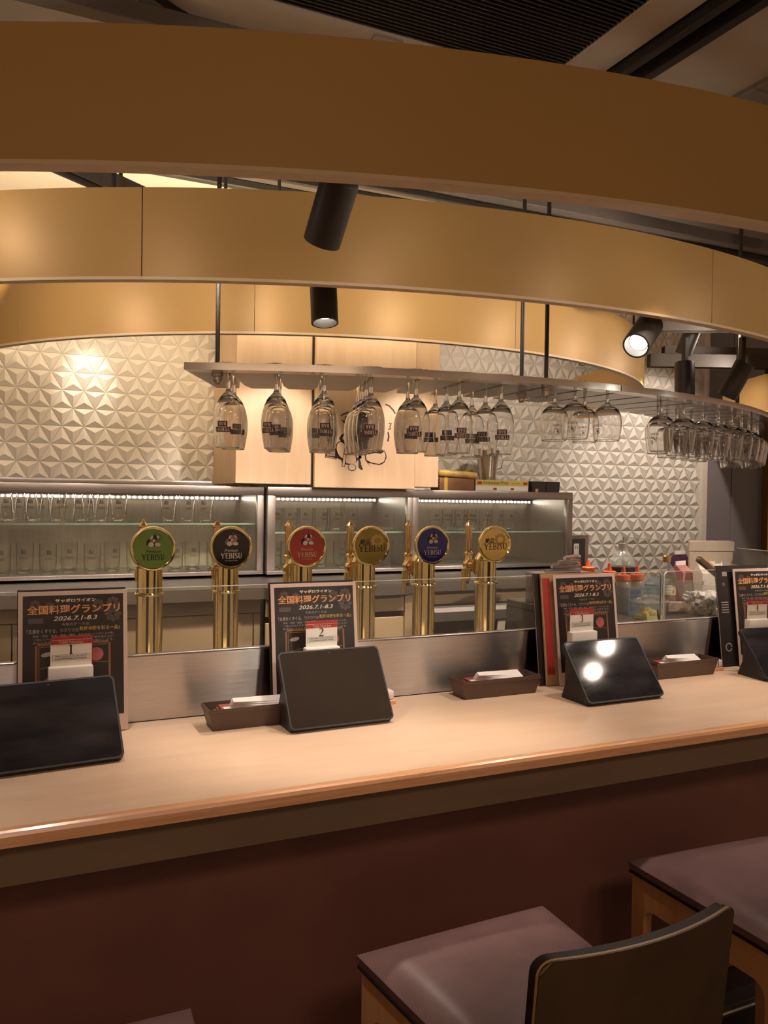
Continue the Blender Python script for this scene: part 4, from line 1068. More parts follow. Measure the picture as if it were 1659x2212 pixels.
# ---- menus
SUNIT = .226 / 1135
def poster(t, w0=.226, h0=.312):
    fu = lambda u, v: (u, -.0014, v); f1 = lambda u, v: (u, -.0018, v); f2 = lambda u, v: (u, -.0022, v); f3 = lambda u, v: (u, -.0026, v)
    U = lambda px: (px - 747) * SUNIT
    V = lambda py: h0 - (py - 150) * SUNIT
    sh = B().box((-w0 / 2, w0 / 2), (-.001, .001), (0, h0), .0004, 1).build('laminated_sheet', m_border, t, smooth=False)
    B().flat([(U(225), V(1535)), (U(1270), V(1535)), (U(1270), V(196)), (U(225), V(196))], fu).build('printed_ground', m_poster, sh, smooth=False)
    b = B()
    for cx, cy, r_ in ((1160, 300, 75), (1160, 420, 90), (1000, 320, 70), (350, 300, 60), (500, 320, 55)):
        for k in range(8):
            a = k * pi / 4
            b.flat(ell(U(cx + r_ * .6 * cos(a)), V(cy + r_ * .6 * sin(a)), r_ * .42 * SUNIT, r_ * .3 * SUNIT, -math.degrees(a), 10), lambda u, v: (u, -.0016, v))
    b.build('flower_pattern', m_paleg, sh, smooth=False)['kind'] = 'stuff'
    B().flat([(U(280), V(495)), (U(430), V(495)), (U(430), V(440)), (U(280), V(440))], lambda u, v: (u, -.0016, v)).build('pale_block', m_paleg, sh, smooth=False)
    B().text('サッポロライオン', f1, U(765), V(255), width=425 * SUNIT, height=40 * SUNIT, bold=.03).build('heading', m_cream2, sh, smooth=False)
    B().text('全国料理グランプリ', f1, U(750), V(350), width=965 * SUNIT, height=100 * SUNIT, bold=.022).build('title', m_title, sh, smooth=False)
    B().text('2026.7.1-8.3', f1, U(762), V(450), width=455 * SUNIT, height=48 * SUNIT, shear=.25, bold=.008).build('date', m_cream2, sh, smooth=False)
    B().text('今年のテーマは', f1, U(760), V(517), width=285 * SUNIT, height=34 * SUNIT).build('theme_line', m_pale, sh, smooth=False)
    B().text('『五感をくすぐる、ワクワクの', f1, U(530), V(582), width=530 * SUNIT, height=46 * SUNIT, bold=.008).build('slogan', m_pale, sh, smooth=False)
    B().text('乾杯体験を彩る一品』', f1, U(1018), V(570), width=430 * SUNIT, height=46 * SUNIT, bold=.015).build('slogan_end', m_yel, sh, smooth=False)
    b = B()
    for k, s in enumerate(('味覚・視覚・触覚・嗅覚・聴覚、攻めるポイントは十人十色。', '一皿にどのような“物語”をこめて、乾杯に華を添えるか！', 'あなたの五感を刺激する、“体験”をお届けします。')):
        b.text(s, f1, U(748), V(634 + 36 * k), width=840 * SUNIT, height=24 * SUNIT)
    b.build('small_text', m_pale, sh, smooth=False)
    b = B()
    x0, x1, y0, y1 = 350, 1130, 715, 1200
    for p in ((x0, y0, x1, y0 + 22), (x0, y1 - 22, x1, y1), (x0, y0, x0 + 22, y1), (x1 - 22, y0, x1, y1), (x0 + 34, y0 + 34, x1 - 34, y0 + 42), (x0 + 34, y0 + 34, x0 + 42, y1 - 34)):
        b.flat([(U(p[0]), V(p[3])), (U(p[2]), V(p[3])), (U(p[2]), V(p[1])), (U(p[0]), V(p[1]))], f1)
    b.ribbon([(U(400), V(985)), (U(700), V(930)), (U(1100), V(950))], 8 * SUNIT, f1)
    b.build('picture_frame', m_frame, sh, smooth=False)
    b = B(); b.flat(ell(U(980), V(860), 75 * SUNIT, 75 * SUNIT, 0, 16), f1); 
    B().flat(ell(U(520), V(1080), 120 * SUNIT, 26 * SUNIT, 35, 14), f1).build('picture_meat', m_meat, sh, smooth=False)
    b.build('picture_dish', m_meat, sh, smooth=False)
    b = B(); b.flat(ell(U(470), V(835), 62 * SUNIT, 24 * SUNIT, 10, 14), f1); b.build('picture_plate', m_pale, sh, smooth=False)
    B().flat(ell(U(1050), V(1290), 50 * SUNIT, 40 * SUNIT, 0, 14), f1).build('pale_mark', m_pale, sh, smooth=False)
def menu(loc, rz, tilt, label):
    t = thing('menu_poster', label, 'menu', loc, rot=(tilt, 0, rz), group=None)
    poster(t)
    return t
def booklet(loc, rz, tilt, label, m, h0=.315, w0=.225, th=.006, spine=None, name='menu_booklet'):
    t = thing(name, label, 'menu', loc, rot=(tilt, 0, rz))
    B().box((-w0 / 2, w0 / 2), (-th / 2, -th / 2 + .0012), (0, h0), .0004, 1).build('cover', m, t, smooth=False)
    B().box((-w0 / 2, w0 / 2), (th / 2 - .0012, th / 2), (0, h0), .0004, 1).build('cover', m, t, smooth=False)
    B().box((-w0 / 2 + .001, w0 / 2 - .002), (-th / 2 + .0013, th / 2 - .0013), (.002, h0 - .001)).build('pages', m_border, t, smooth=False)
    if spine:
        B().box((-w0 / 2 + .004, -w0 / 2 + .030), (-th / 2 - .0006, -th / 2 - .0001), (.03, h0 - .012)).build('red_band', spine, t, smooth=False)
    return t
tl = -radians(7.5)
p0 = menu((.145, 1.893, CT + .002), 0, tl, 'dark festival menu poster behind the card numbered one')
for (loc, rz, lab) in (((.708, 1.893, CT + .002), 0, 'dark festival menu poster behind the dull tablet and card two'), ((1.545, 1.888, CT + .002), .02, 'dark festival menu poster standing right of the middle tray'),
                       ((2.265, 1.895, CT + .002), -.06, 'dark festival menu poster at the right edge, cut off')):
    dup(p0, loc, (tl, 0, rz), lab)
m_cover = mat('black_menu_cover', (.022, .016, .016), .4, var=.1)
m_cov2 = mat('tan_menu_cover', (.40, .25, .12), .45, var=.1)
booklet((.143, 1.906, CT + .002), 0, tl, 'black covered menu booklet behind the leftmost poster', m_cover)
booklet((.706, 1.906, CT + .002), 0, tl, 'black covered menu booklet behind the poster with card two', m_cover)
booklet((1.505, 1.902, CT + .002), .02, tl, 'tan menu booklet with a red band, left behind the third poster', m_cov2, spine=m_red, w0=.215)
booklet((1.492, 1.912, CT + .002), .02, tl, 'black covered menu booklet rearmost behind the third poster', m_cover)
b4 = booklet((2.205, 1.912, CT + .002), -.04, tl, 'black menu booklet with small pale print left of the fourth poster', m_cover, h0=.322)
f = lambda u, v: (u, -.0036, v)
b = B()
b.text('個', f, -.085, .262, width=.010)
for k in range(5): b.flat([(-.100, .170 + k * .008), (-.070, .170 + k * .008), (-.070, .173 + k * .008), (-.100, .173 + k * .008)], f)
b.flat([(-.088, .288), (-.068, .288), (-.068, .302), (-.088, .302)], f); b.ribbon([(u + .0, v) for u, v in ell(-.082, .06, .012, .012, 0, 20)], .004, f)
b.build('pale_print', m_pale, b4, smooth=False)

# ---- table number cards in their holders
def card(loc, rz, num):
    t = thing('number_card_stand', {'1': 'white card stand numbered one, beside the leftmost tablet', '2': 'white card stand numbered two, behind the dull tablet', '3': 'white card stand numbered three, behind the mirroring tablet', '4': 'white card stand numbered four at the right picture edge'}[num], 'table number', loc, rz)
    B().box((-.050, .050), (-.020, .012), (0, .085), .002, 1).build('dark_base', m_tray, t, smooth=False)
    B().box((-.0445, .0445), (-.012, .012), (.0855, .163), .003, 2).build('holder', m_acryl, t)
    sh = B().box((-.040, .042), (-.0015, .0), (.150, .2175), .0003, 1).xf(Matrix.Translation((0, .0055, 0))).build('card', m_card, t, smooth=False)
    sh2 = B().box((-.038, .044), (-.0015, .0), (.160, .2250), .0003, 1).xf(Matrix.Translation((0, .0095, 0))).build('rear_card', m_red, t, smooth=False)
    f1 = lambda u, v: (u, .0036, v); f2 = lambda u, v: (u, .0033, v)
    B().flat([(-.040, .2085), (.042, .2085), (.042, .2175), (-.040, .2175)], f1).build('red_header', m_red, sh, smooth=False)
    B().text('Table Number', f2, .001, .213, width=.050, height=.006).build('header_text', m_border, sh, smooth=False)
    b = B(); dg(b, num, f1, 0, .1975, .0195)
    b.text('Please bring this card for your payment', f1, .001, .1835, width=.064, height=.0026, bold=.03)
    for k in range(16): b.flat([(-.031 + k * .004, .1772), (-.0282 + k * .004, .1772), (-.0282 + k * .004, .1790), (-.031 + k * .004, .1790)], f1)
    for p in ([(-.036, .1755), (.038, .1755)], [(-.036, .1865), (.038, .1865)], [(-.036, .1755), (-.036, .1865)], [(.038, .1755), (.038, .1865)], [(-.034, .1812), (.036, .1812)]): b.ribbon(p, .0005, f1)
    b.build('numeral', m_ink, sh, smooth=False)
def dg(b, n, f, cx, cy, h):
    s = h
    D_ = {'1': [[(.02, .5, .13), (.02, -.5, .13)], [(-.16, .34, .05), (.0, .48, .06)], [(-.16, -.48, .05), (.2, -.48, .05)]],
          '2': [[(-.24, .28, .05), (-.2, .42, .07), (-.04, .49, .06), (.14, .42, .12), (.20, .24, .15), (.10, .04, .10), (-.1, -.2, .06), (-.26, -.42, .05)], [(-.28, -.44, .10), (.26, -.44, .10)], [(.26, -.48, .04), (.29, -.26, .03)]],
          '3': [[(-.22, .30, .05), (-.1, .47, .06), (.08, .46, .08), (.18, .30, .13), (.10, .10, .08), (-.06, .03, .05)], [(-.06, .03, .05), (.14, -.04, .10), (.22, -.22, .14), (.10, -.44, .08), (-.1, -.48, .06), (-.24, -.34, .06)]],
          '4': [[(.10, .5, .12), (.10, -.5, .12)], [(.10, .5, .05), (-.28, -.18, .05), (.28, -.18, .05)], [(-.04, -.48, .05), (.24, -.48, .05)]]}
    for st in D_[n]: b.ribbon([(cx + p[0] * s, cy + p[1] * s, p[2] * s * 1.35) for p in st], .01, f)
card((.133, 1.842, CT), 0, '1')
card((.706, 1.866, CT), .03, '2')
card((1.470, 1.838, CT), .02, '3')
card((2.155, 1.838, CT), -.05, '4')

# ---- small outlet blocks on the counter
def outlet(loc, rz, label):
    t = thing('outlet_block', label, 'power socket', loc, rz)
    B().box((-.028, .028), (-.020, .020), (0, .011), .0015, 1).build('wooden_base', m_edge, t, smooth=False)
    B().box((-.024, .024), (-.017, .017), (.0115, .034), .004, 2).build('socket_body', m_white, t)
    b = B()
    for x in (-.004, .006): b.box((x, x + .0025), (-.0178, -.0171), (.017, .027))
    b.build('slot', m_ink, t, smooth=False)
outlet((2.030, 1.898, CT), -.1, 'white socket block on wood beside the right tray')
outlet((.888, 1.900, CT), 0, 'white socket block on wood hidden behind the dull tablet')

# ================================================================== STAFF-SIDE ITEMS AT THE RIGHT
SZ = 1.08
t = thing('prep_shelf', 'raised dark steel prep shelf behind the right screen', 'shelf', (2.4, 2.35, 0))
B().box((-.48, .95), (-.36, .55), (1.05, SZ), .003, 1).build('shelf_top', m_tint, t, smooth=False)
B().box((-.48, .95), (-.36, .55), (0, 1.05)).build('carcass', m_fridge, t, smooth=False)
m_orange = mat('orange_plastic', (.72, .13, .035), .4, var=.05)
m_sauce = thin_glass('milky_squeeze_plastic', (.85, .78, .70), 1.45, .25, haze=.45, hazecol=(.62, .50, .40))
def squeeze(loc, label):
    t = thing('squeeze_bottle', label, 'bottle', loc)
    B().lathe([(0, 0), (.026, 0), (.0275, .004), (.0275, .095), (.024, .112), (.018, .120), (0, .121)], 24, cap=False).build('bottle', m_sauce, t)
    B().lathe([(0, .003), (.0255, .003), (.0255, .078), (0, .079)], 24, cap=False).build('sauce', mat('pinkish_sauce', (.45, .22, .13), .4), t)
    B().lathe([(.026, .119), (.0265, .121), (.0265, .137), (.024, .140), (.010, .141), (.009, .146), (.0055, .170), (.0, .171)], 24, cap=False).build('orange_cap', m_orange, t)
squeeze((2.118, 2.415, SZ), 'orange capped squeeze bottle nearer the third poster')
squeeze((2.190, 2.420, SZ), 'orange capped squeeze bottle right of its twin in the basket')
squeeze((2.140, 2.52, SZ + .004), 'orange capped squeeze bottle behind the first pair')
squeeze((2.215, 2.74, SZ), 'orange capped squeeze bottle farthest back, mostly hidden')
t = thing('plastic_basket', 'pale blue clear basket around the orange capped bottles', 'basket', (2.155, 2.375, SZ))
m_blue = thin_glass('pale_blue_plastic', (.70, .80, .85), 1.45, .15, haze=.14, hazecol=(.55, .66, .72))
B().box((-.085, .085), (-.045, -.043), (0, .10)).build('front_wall', m_blue, t, smooth=False)
B().box((-.085, .085), (.1, .102), (0, .10)).build('rear_wall', m_blue, t, smooth=False)
B().box((-.085, -.083), (-.043, .1), (0, .10)).build('side_wall', m_blue, t, smooth=False)
B().box((.083, .085), (-.043, .1), (0, .10)).build('side_wall', m_blue, t, smooth=False)
B().box((-.09, .09), (-.049, -.043), (.094, .103), .001, 1).build('rim', m_blue, t, smooth=False)
B().prism([(.083, .095), (.115, .118), (.118, .128), (.083, .104)], -.04, .09, axis='y').build('lip', m_blue, t, smooth=False)
b = B()
for i in range(2):
    for j in range(4): b.box((-.078 + i * .028, -.058 + i * .028), (-.0462, -.0454), (.018 + j * .020, .031 + j * .020))
b.build('blue_window', mat('blue_print', (.05, .10, .24), .5), t, smooth=False)
t = thing('lemon_tub', 'clear tub of lemon wedges under crumpled film by the glass', 'food tub', (2.070, 2.225, SZ))
B().prism([(-.040, 0), (.040, 0), (.046, .062), (-.046, .062)], -.035, .035, axis='y').build('tub', m_plast, t, smooth=False)
B().box((-.038, .038), (-.032, .032), (.002, .016)).build('lemon_juice', mat('lemon_juice', (.62, .62, .08), .15, var=.1), t, smooth=False)
B().box((-.0465, .0465), (-.0365, .0365), (.060, .0635)).build('tub_rim', m_film, t, smooth=False)
b = B(); random.seed(3)
for i in range(60):
    pass
N = 14
vv = [[b.bm.verts.new(((i / N - .5) * .135 + .012, (j / N - .5) * .095, .066 + .020 * max(0, 1 - (((i / N - .5) * 2) ** 2 + ((j / N - .5) * 2) ** 2)) + random.uniform(-.006, .006) - (.03 * max(0, abs(i / N - .5) - .36) / .14 if i > N / 2 else 0))) for j in range(N + 1)] for i in range(N + 1)]
for i in range(N):
    for j in range(N): b.bm.faces.new((vv[i][j], vv[i + 1][j], vv[i + 1][j + 1], vv[i][j + 1]))
b.build('cling_film', m_film, t)
m_lemon = mat('lemon_flesh', (.75, .52, .06), .4, var=.12, scale=60)
for k, (x, y, z, r) in enumerate(((-.026, -.012, .022, .3), (-.004, -.014, .028, -.2), (.018, -.012, .021, .6), (-.012, .012, .030, 1.2), (.016, .014, .026, 2.0))):
    o = B().lathe([(0, -.011), (.007, -.0095), (.0125, -.004), (.0135, .0), (.0125, .004), (.007, .0095), (0, .011)], 16, cap=False).xf(Matrix.Diagonal((1.25, .8, 1.0, 1))).build('lemon_wedge', m_lemon)
    o.location = (2.070 + x, 2.225 + y, SZ + z); o.rotation_euler = (.4, r, r)
    tag(o, '%s lemon wedge in the clear tub, counted from front left' % ORD[k], 'lemon', 'lemon wedges in the tub')
t = thing('small_ladle', 'small black handled spoon standing before the lemon tub', 'spoon', (2.035, 2.135, SZ))
B().tube([(0, 0, .010), (-.002, .004, .022), (-.006, .006, .048)], .004, 8, radii=[.003, .0045, .0022]).build('handle', m_ink, t)
B().lathe([(0, 0), (.010, .002), (.015, .008), (.0135, .008), (.008, .004), (0, .003)], 16, cap=False).build('bowl', m_steel, t)
# bottles
t = thing('large_bottle', 'large clear bottle with black label left of the tea bottle', 'bottle', (2.29, 2.62, SZ))
B().lathe([(0, 0), (.052, 0), (.055, .006), (.055, .150), (.048, .180), (.028, .205), (.014, .215), (.014, .222), (0, .222)], 28, cap=False).build('bottle', m_plast, t)
B().lathe([(0, .004), (.051, .004), (.051, .120), (0, .121)], 24, cap=False).build('drink', mat('dark_brown_drink', (.16, .11, .07), .2), t)
B().cyl(.016, .222, .244, n=20).build('cap', mat('grey_cap', (.28, .24, .22), .4), t)
lb = B().lathe([(.0558, .085), (.0558, .150)], 28, cap=False).build('black_label', m_ink, t)
def cylf(r): return lambda u, v: (r * sin(u / r - .35), -r * cos(u / r - .35), v)
b = B().text('乳酸', cylf(.0562), -.018, .120, width=.03, height=.018, bold=.02); b.build('lettering', m_cream2, lb, smooth=False)
t = thing('tea_bottle', 'gold capped bottle of red brown drink with green label', 'bottle', (2.325, 2.41, SZ))
B().lathe([(0, 0), (.033, 0), (.036, .005), (.036, .125), (.032, .150), (.018, .172), (.0125, .180), (.0125, .188), (0, .188)], 28, cap=False).build('bottle', m_plast, t)
B().lathe([(0, .004), (.0345, .004), (.0345, .058), (0, .0585)], 24, cap=False).build('drink', mat('red_brown_drink', (.20, .045, .02), .15), t)
B().lathe([(.0145, .184), (.015, .186), (.015, .206), (.012, .209), (0, .209)], 24, cap=False).build('gold_cap', mat('gold_cap', (.50, .28, .08), .3, metal=.6), t)
lb = B().lathe([(.0366, .060), (.0366, .130)], 28, cap=False).build('label', mat('pale_green_label', (.52, .54, .34), .5, var=.05), t)
b = B()
for k in range(5): label_grid(b, cylf(.0369), -.026, .006 + .004 * (k % 2), .070 + k * .011, .076 + k * .011, 5)
b.build('label_text', m_card, lb, smooth=False)
B().box((-.001, .006), (-.0374, -.0370), (.066, .078)).build('label_mark', m_orange, lb, smooth=False)
# cartons
def carton(loc, rz, w_, h, label, m, top, rx=0.0):
    t = thing('drink_carton', label, 'carton', loc, rot=(rx, 0, rz))
    B().box((-w_ / 2, w_ / 2), (-w_ / 2, w_ / 2), (0, h), .001, 1).build('body', m, t, smooth=False)
    B().prism([(-w_ / 2, h + .0003), (w_ / 2, h + .0003), (.004, h + w_ * .42), (-.004, h + w_ * .42)], -w_ / 2, w_ / 2, axis='x').build('gable', top, t, smooth=False)
    B().box((-w_ / 2, w_ / 2), (-.003, .003), (h + w_ * .42, h + w_ * .42 + .016)).build('fin', m_card, t, smooth=False)
    B().box((-w_ / 2 + .008, w_ / 2 - .008), (-w_ / 2 - .0006, -w_ / 2 - .0001), (h * .25, h * .7)).build('printed_panel', m_card, t, smooth=False)
m_pink = mat('pink_card', (.52, .22, .22), .5, var=.06); m_purple = mat('purple_card', (.10, .035, .12), .45); m_orc = mat('orange_card', (.72, .30, .05), .45)
carton((2.455, 2.47, SZ), .25, .070, .135, 'pink gable topped drink carton right of the tea bottle', m_pink, m_pink)
carton((2.60, 2.62, SZ), .2, .070, .165, 'purple gable topped drink carton at the rear right', m_purple, m_purple)
carton((2.685, 2.585, SZ), .15, .070, .165, 'orange gable topped drink carton beside the purple one', m_orc, m_orc)
carton((2.50, 2.38, SZ), -.3, .070, .140, 'white gable topped drink carton in front of the purple one', m_card, m_card)
carton((2.575, 2.40, SZ), .1, .068, .128, 'pale carton with green and yellow print behind the ice bin', mat('green_yellow_card', (.44, .45, .18), .5, var=.5, scale=30), m_card)
# ice bin with scoop
t = thing('ice_bin', 'clear plastic bin full of ice behind the right screen', 'ice bin', (2.345, 2.165, SZ))
P0, P1 = [(-.085, -.065), (.10, -.065), (.10, .075), (-.085, .075)], [(-.125, -.08), (.125, -.08), (.125, .095), (-.125, .095)]
b = B(); V = [[b.bm.verts.new((p[0], p[1], z)) for p in P] for P, z in ((P0, 0), (P1, .13))]
for i in range(4): b.bm.faces.new((V[0][i], V[0][(i + 1) % 4], V[1][(i + 1) % 4], V[1][i]))
b.build('bin', m_film, t, smooth=False)
b = B(); random.seed(11)
for k in range(230):
    z = .012 + random.random() * .075; s = .9 + .4 * z / .1
    x, y = random.uniform(-.080 * s, .092 * s), random.uniform(-.058 * s, .065 * s)
    q = B(); h = random.uniform(.008, .012); q.box((-h, h), (-h, h), (-h, h), .002, 1).xf(Matrix.Translation((x, y, z)) @ Matrix.Rotation(random.uniform(0, 3), 4, Vector((random.random(), random.random(), 1)).normalized()))
    me = bpy.data.meshes.new('x'); q.bm.to_mesh(me); q.bm.free(); b.bm.from_mesh(me); bpy.data.meshes.remove(me)
o = b.build('ice', mat('cloudy_ice', (.80, .78, .75), .25, var=.15, scale=40, trans=.0), t, smooth=False); o['kind'] = 'stuff'
t = thing('ice_scoop', 'clear plastic scoop resting in the ice bin', 'scoop', (2.42, 2.16, SZ + .137), rot=(.2, .25, -.4))
b = B()
V = [[b.bm.verts.new((x, r * cos(a), .012 + r * sin(a) * .9 + .035)) for a in [pi + pi * k / 10 for k in range(11)]] for x, r in ((-.06, .036), (-.02, .040), (.03, .040), (.07, .038))]
for A, C in zip(V, V[1:]):
    for k in range(10): b.bm.faces.new((A[k], A[k + 1], C[k + 1], C[k]))
b.bm.faces.new([v for v in V[3]])
b.build('scoop', m_film, t)
B().tube([(.07, 0, .03), (.10, 0, .045), (.155, 0, .06)], .010, 10).build('handle', m_film, t)
B().tube([v_ for v_ in [(-.06, .036 * cos(pi + pi * k / 10), .047 + .0324 * sin(pi + pi * k / 10)) for k in range(11)]], .002, 6).build('rim', m_white, t)
t = thing('muddler', 'dark handled wooden paddle leaning behind the ice scoop', 'utensil', (2.43, 2.29, SZ + .170), rot=(0, .50, .15))
B().box((-.085, .06), (-.011, .011), (-.016, .0), .003).build('dark_side', m_tray, t)
B().box((-.085, .06), (-.011, .011), (.0005, .010), .003).build('wood_side', m_rimw, t)
t = thing('shallow_box', 'shallow cardboard box before the tea bottle', 'box', (2.345, 2.325, SZ), -.25)
B().box((-.085, .075), (-.022, .022), (0, .040), .001, 1).build('carton', m_border, t, smooth=False)
B().box((-.005, .0755), (-.0226, -.0221), (.004, .036)).build('yellow_panel', m_yb, t, smooth=False)
B().box((-.09, .08), (-.030, -.0235), (0, .008), .001, 1).build('dark_lip', m_tray, t, smooth=False)
# folders and tongs
t = thing('folder_stack', 'grey beige folders standing upright before the slate wall', 'folder', (2.61, 2.46, SZ), -.30)
mfo = mat('grey_beige_card', (.42, .36, .28), .55, var=.04)
for k in range(3):
    B().box((-.095 + .006 * k, .095 + .006 * k), (.012 * k, .012 * k + .009), (0, .252 + .004 * k), .002, 1).build('folder', mfo, t, smooth=False)
B().box((-.098, .098), (-.004, -.0005), (.218, .256), .001, 1).build('flap', mfo, t, smooth=False)
for k in range(4):
    t = thing('steel_tongs', '%s steel tongs of the pile behind the third poster' % ORD[k], 'tongs', (2.02 + .03 * k, 2.66 + .02 * k, SZ + .136 + .0155 * k), rot=(0, .03, .25 + .14 * k), group='steel tongs in a pile')
    for s in (-1, 1):
        B().tube([(-.10, 0, 0), (-.04, .012 * s, 0), (.05, .018 * s, 0), (.10, .008 * s, 0)], .006, 8, radii=[.007, .006, .006, .010]).build('arm', m_steel, t)
t = thing('tongs_box', 'low steel container carrying the pile of tongs', 'container', (2.06, 2.69, SZ))
B().box((-.13, .13), (-.07, .09), (0, .125), .004).build('body', m_steel2, t)

# ================================================================== CHAIRS
def grid_pad(W0, W1, D_, th, crown, n=26):
    """cushion: front width W0 at y=0, rear width W1 at y=-D_, rounded edges"""
    b = B(); V = []
    for i in range(n + 1):
        row = []
        for j in range(n + 1):
            u, v = i / n * 2 - 1, j / n
            wd = W0 + (W1 - W0) * v
            e = max(abs(u), abs(v * 2 - 1))
            z = th * (1 - max(0, (e - .72) / .28) ** 2.2 * .55) + crown * (1 - u * u) * (1 - (2 * v - 1) ** 2)
            row.append(b.bm.verts.new((u * wd / 2, -v * D_, z)))
        V.append(row)
    for i in range(n):
        for j in range(n): b.bm.faces.new((V[i][j], V[i][j + 1], V[i + 1][j + 1], V[i + 1][j]))
    # skirt
    loop = [V[i][0] for i in range(n + 1)] + [V[n][j] for j in range(1, n + 1)] + [V[i][n] for i in range(n - 1, -1, -1)] + [V[0][j] for j in range(n - 1, 0, -1)]
    lo = [b.bm.verts.new((v.co.x * .985, -D_ / 2 + (v.co.y + D_ / 2) * .985, 0)) for v in loop]
    m = len(loop)
    for k in range(m): b.bm.faces.new((loop[k], loop[(k + 1) % m], lo[(k + 1) % m], lo[k]))
    b.bm.faces.new(lo)
    bmesh.ops.recalc_face_normals(b.bm, faces=b.bm.faces[:])
    return b
SH = .671
def arch(D_, hgt):
    """side frame outline in (y, z): two legs joined by a rail, rounded inner corners"""
    lw = .036; r = .030; top = hgt; rl = .058
    P = [(0, 0), (0, top), (-D_, top), (-D_, 0), (-D_ + lw, 0)]
    P += [(-D_ + lw + r - r * cos(radians(a)), top - rl - r + r * sin(radians(a))) for a in range(0, 91, 15)]
    P += [(-lw - r + r * sin(radians(a)), top - rl - r + r * cos(radians(a))) for a in range(0, 91, 15)]
    P += [(-lw, 0)]
    return P
def side_frame(x, sgn, D_, t):
    """built as leg, leg, rail with rounded brackets so each is one piece"""
    lw, rl, r = .036, .058, .030
    th = .022; out = []
    xa, xb = (x, x + th) if sgn < 0 else (x - th, x)
    def br(y0, s):
        return [(y0, SH - rl)] + [(y0 + s * r - s * r * cos(radians(a)), SH - rl - r + r * sin(radians(a))) for a in range(0, 91, 15)][::-1] + [(y0, SH - rl - r)]
    for y0, y1, s, yb in ((-lw, 0, -1, -lw), (-D_, -D_ + lw, 1, -D_ + lw)):
        b = B().box((xa, xb), (y0, y1), (0, SH))
        b.prism(br(yb, s), xa, xb, axis='x')
        out.append(b.build('leg', m_birch, t))
    out.append(B().box((xa, xb), (-D_ + lw, -lw), (SH - rl, SH)).build('side_rail', m_birch, t))
    return out
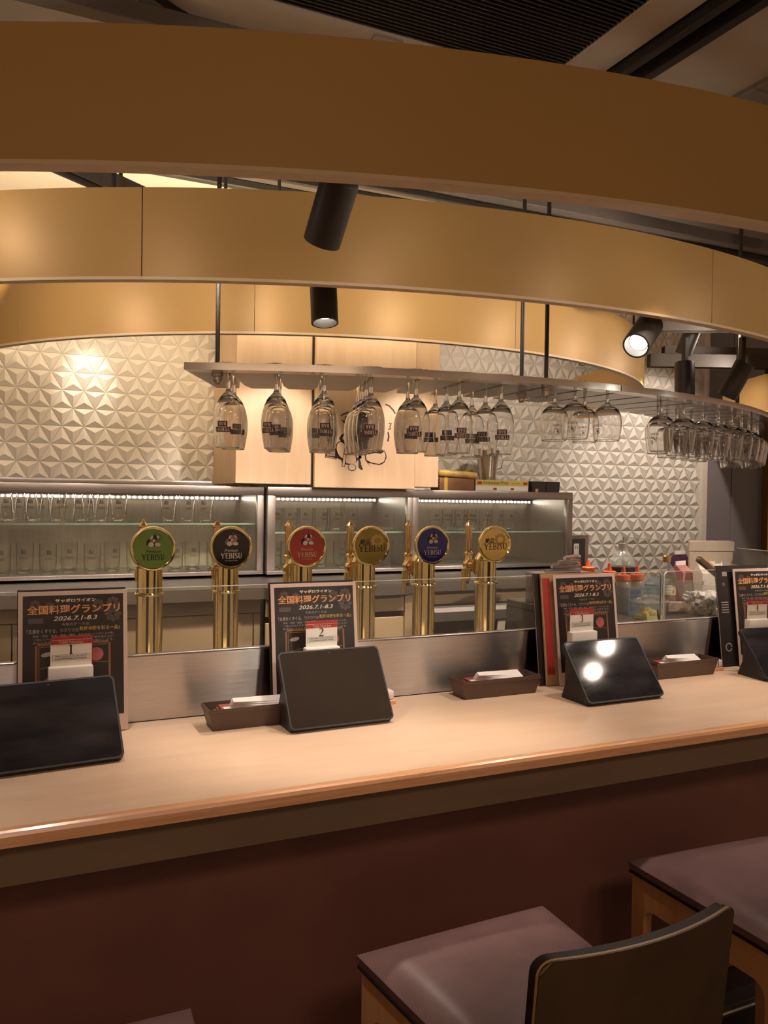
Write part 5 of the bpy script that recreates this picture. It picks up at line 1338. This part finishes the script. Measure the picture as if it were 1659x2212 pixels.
def chair(loc, rz, label):
    t = thing('counter_chair', label, 'chair', loc, rz, 'leather seated chairs along the counter')
    W0, W1, D_ = .405, .350, .40
    pd = grid_pad(W0, W1, D_, .034, .010).build('seat', m_leather, t, ang=50); pd.location = (0, 0, SH + .012)
    # dark under-layer and ply edge
    def trap(s, z0, z1, m, nm):
        B().prism([(-W0 / 2 * s, -.004), (W0 / 2 * s, -.004), (W1 / 2 * s, -D_ + .004), (-W1 / 2 * s, -D_ + .004)], z0, z1).build(nm, m, t, smooth=False)
    trap(1.0, SH + .006, SH + .0115, m_pipe, 'seat_piping'); trap(.992, SH + .0005, SH + .0055, m_rimw, 'seat_ply')
    sl = (W0 - W1) / 2 / D_
    for s in (-1, 1):
        for c in side_frame(s * (W0 / 2 - .008), s, D_ - .015, t):
            for v in c.data.vertices: v.co.x += s * sl * v.co.y; v.co.y -= .006
    B().box((-W0 / 2 + .035, W0 / 2 - .035), (-.030, -.012), (SH - .050, SH), .002, 1).build('front_rail', m_birch, t)
    B().box((-W1 / 2 + .035, W1 / 2 - .035), (-D_ + .012, -D_ + .03), (SH - .050, SH), .002, 1).build('rear_rail', m_birch, t)
    # curved back: shell, ply edge, pad
    BW, BH = .362, .212
    def back(y0, y1, ins, bulge, m, nm, top=0.0):
        n = 18; b = B()
        def pt(u, v, y):
            x = u * (BW / 2 - ins)
            zz = v * BH
            r = .030
            return Vector((x, -D_ + y - .040 + bulge * (u * u) * .028 - .12 * (v - 1) * BH * -1.0 * -1.0, SH + .020 + zz))
        P = rr(-1, 1, 0, 1, .0)
        out = rr(-(BW / 2 - ins), BW / 2 - ins, ins, BH - ins + top, .022, 5)
        # densify the long edges so the curve shows
        Q = []
        for i in range(len(out)):
            a, c = Vector(out[i]), Vector(out[(i + 1) % len(out)]); L = (c - a).length; k = max(1, int(L / .03))
            for q in range(k): Q.append(a + (c - a) * q / k)
        def f3(p, y):
            u = p.x / (BW / 2); v = p.y / BH
            return (p.x + .027, -D_ - .034 + y + .028 * u * u - .10 * (v * BH), SH + .020 + p.y)
        lo = [b.bm.verts.new(f3(p, y0)) for p in Q]; hi = [b.bm.verts.new(f3(p, y1)) for p in Q]
        m_ = len(Q)
        for i in range(m_): b.bm.faces.new((lo[i], lo[(i + 1) % m_], hi[(i + 1) % m_], hi[i]))
        # faces as a column grid: pair left and right borders by x
        def cap(ring, y):
            xs = [-(BW / 2 - ins) + (BW - 2 * ins) * k / n for k in range(n + 1)]
            def zr(x):
                zlo, zhi = [], []
                for i in range(m_):
                    a, c = Q[i], Q[(i + 1) % m_]
                    if (a.x - x) * (c.x - x) <= 1e-12 and abs(a.x - c.x) > 1e-9:
                        z = a.y + (c.y - a.y) * (x - a.x) / (c.x - a.x); zlo.append(z)
                return (min(zlo), max(zlo)) if zlo else (BH / 2, BH / 2)
            cols = []
            for x in xs:
                xx = min(max(x, -(BW / 2 - ins) + 1e-5), BW / 2 - ins - 1e-5)
                za, zb_ = zr(xx)
                cols.append([b.bm.verts.new(f3(Vector((xx, za + (zb_ - za) * k / 4)), y)) for k in range(5)])
            for A, C in zip(cols, cols[1:]):
                for k in range(4): b.bm.faces.new((A[k], C[k], C[k + 1], A[k + 1]))
        cap(lo, y0); cap(hi, y1)
        bmesh.ops.recalc_face_normals(b.bm, faces=b.bm.faces[:])
        return b.build(nm, m, t, ang=40)
    back(-.0175, -.0155, .0005, 1, m_shell, 'back_shell')
    back(-.0150, -.0110, .0, 1, m_rimw, 'back_ply')
    back(-.0105, -.0040, .001, 1, m_pipe, 'back_welt')
    back(-.0032, .0075, .003, 1, m_pipe, 'back_pad')
    for s in (-1, 1):
        B().box((s * .12 - .018, s * .12 + .018), (-D_ - .026, -D_ + .0005), (SH - .05, SH + .019), .002, 1).build('back_bracket', m_tint, t)
    return t
chair((.768, 1.311, 0), radians(2.2), 'counter chair in the middle foreground with its whole back visible')
chair((1.466, 1.395, 0), radians(-3.5), 'counter chair at the right edge, behind the nearest chair back')
chair((.068, 1.268, 0), radians(.5), 'counter chair of which only the seat corner shows, bottom left')
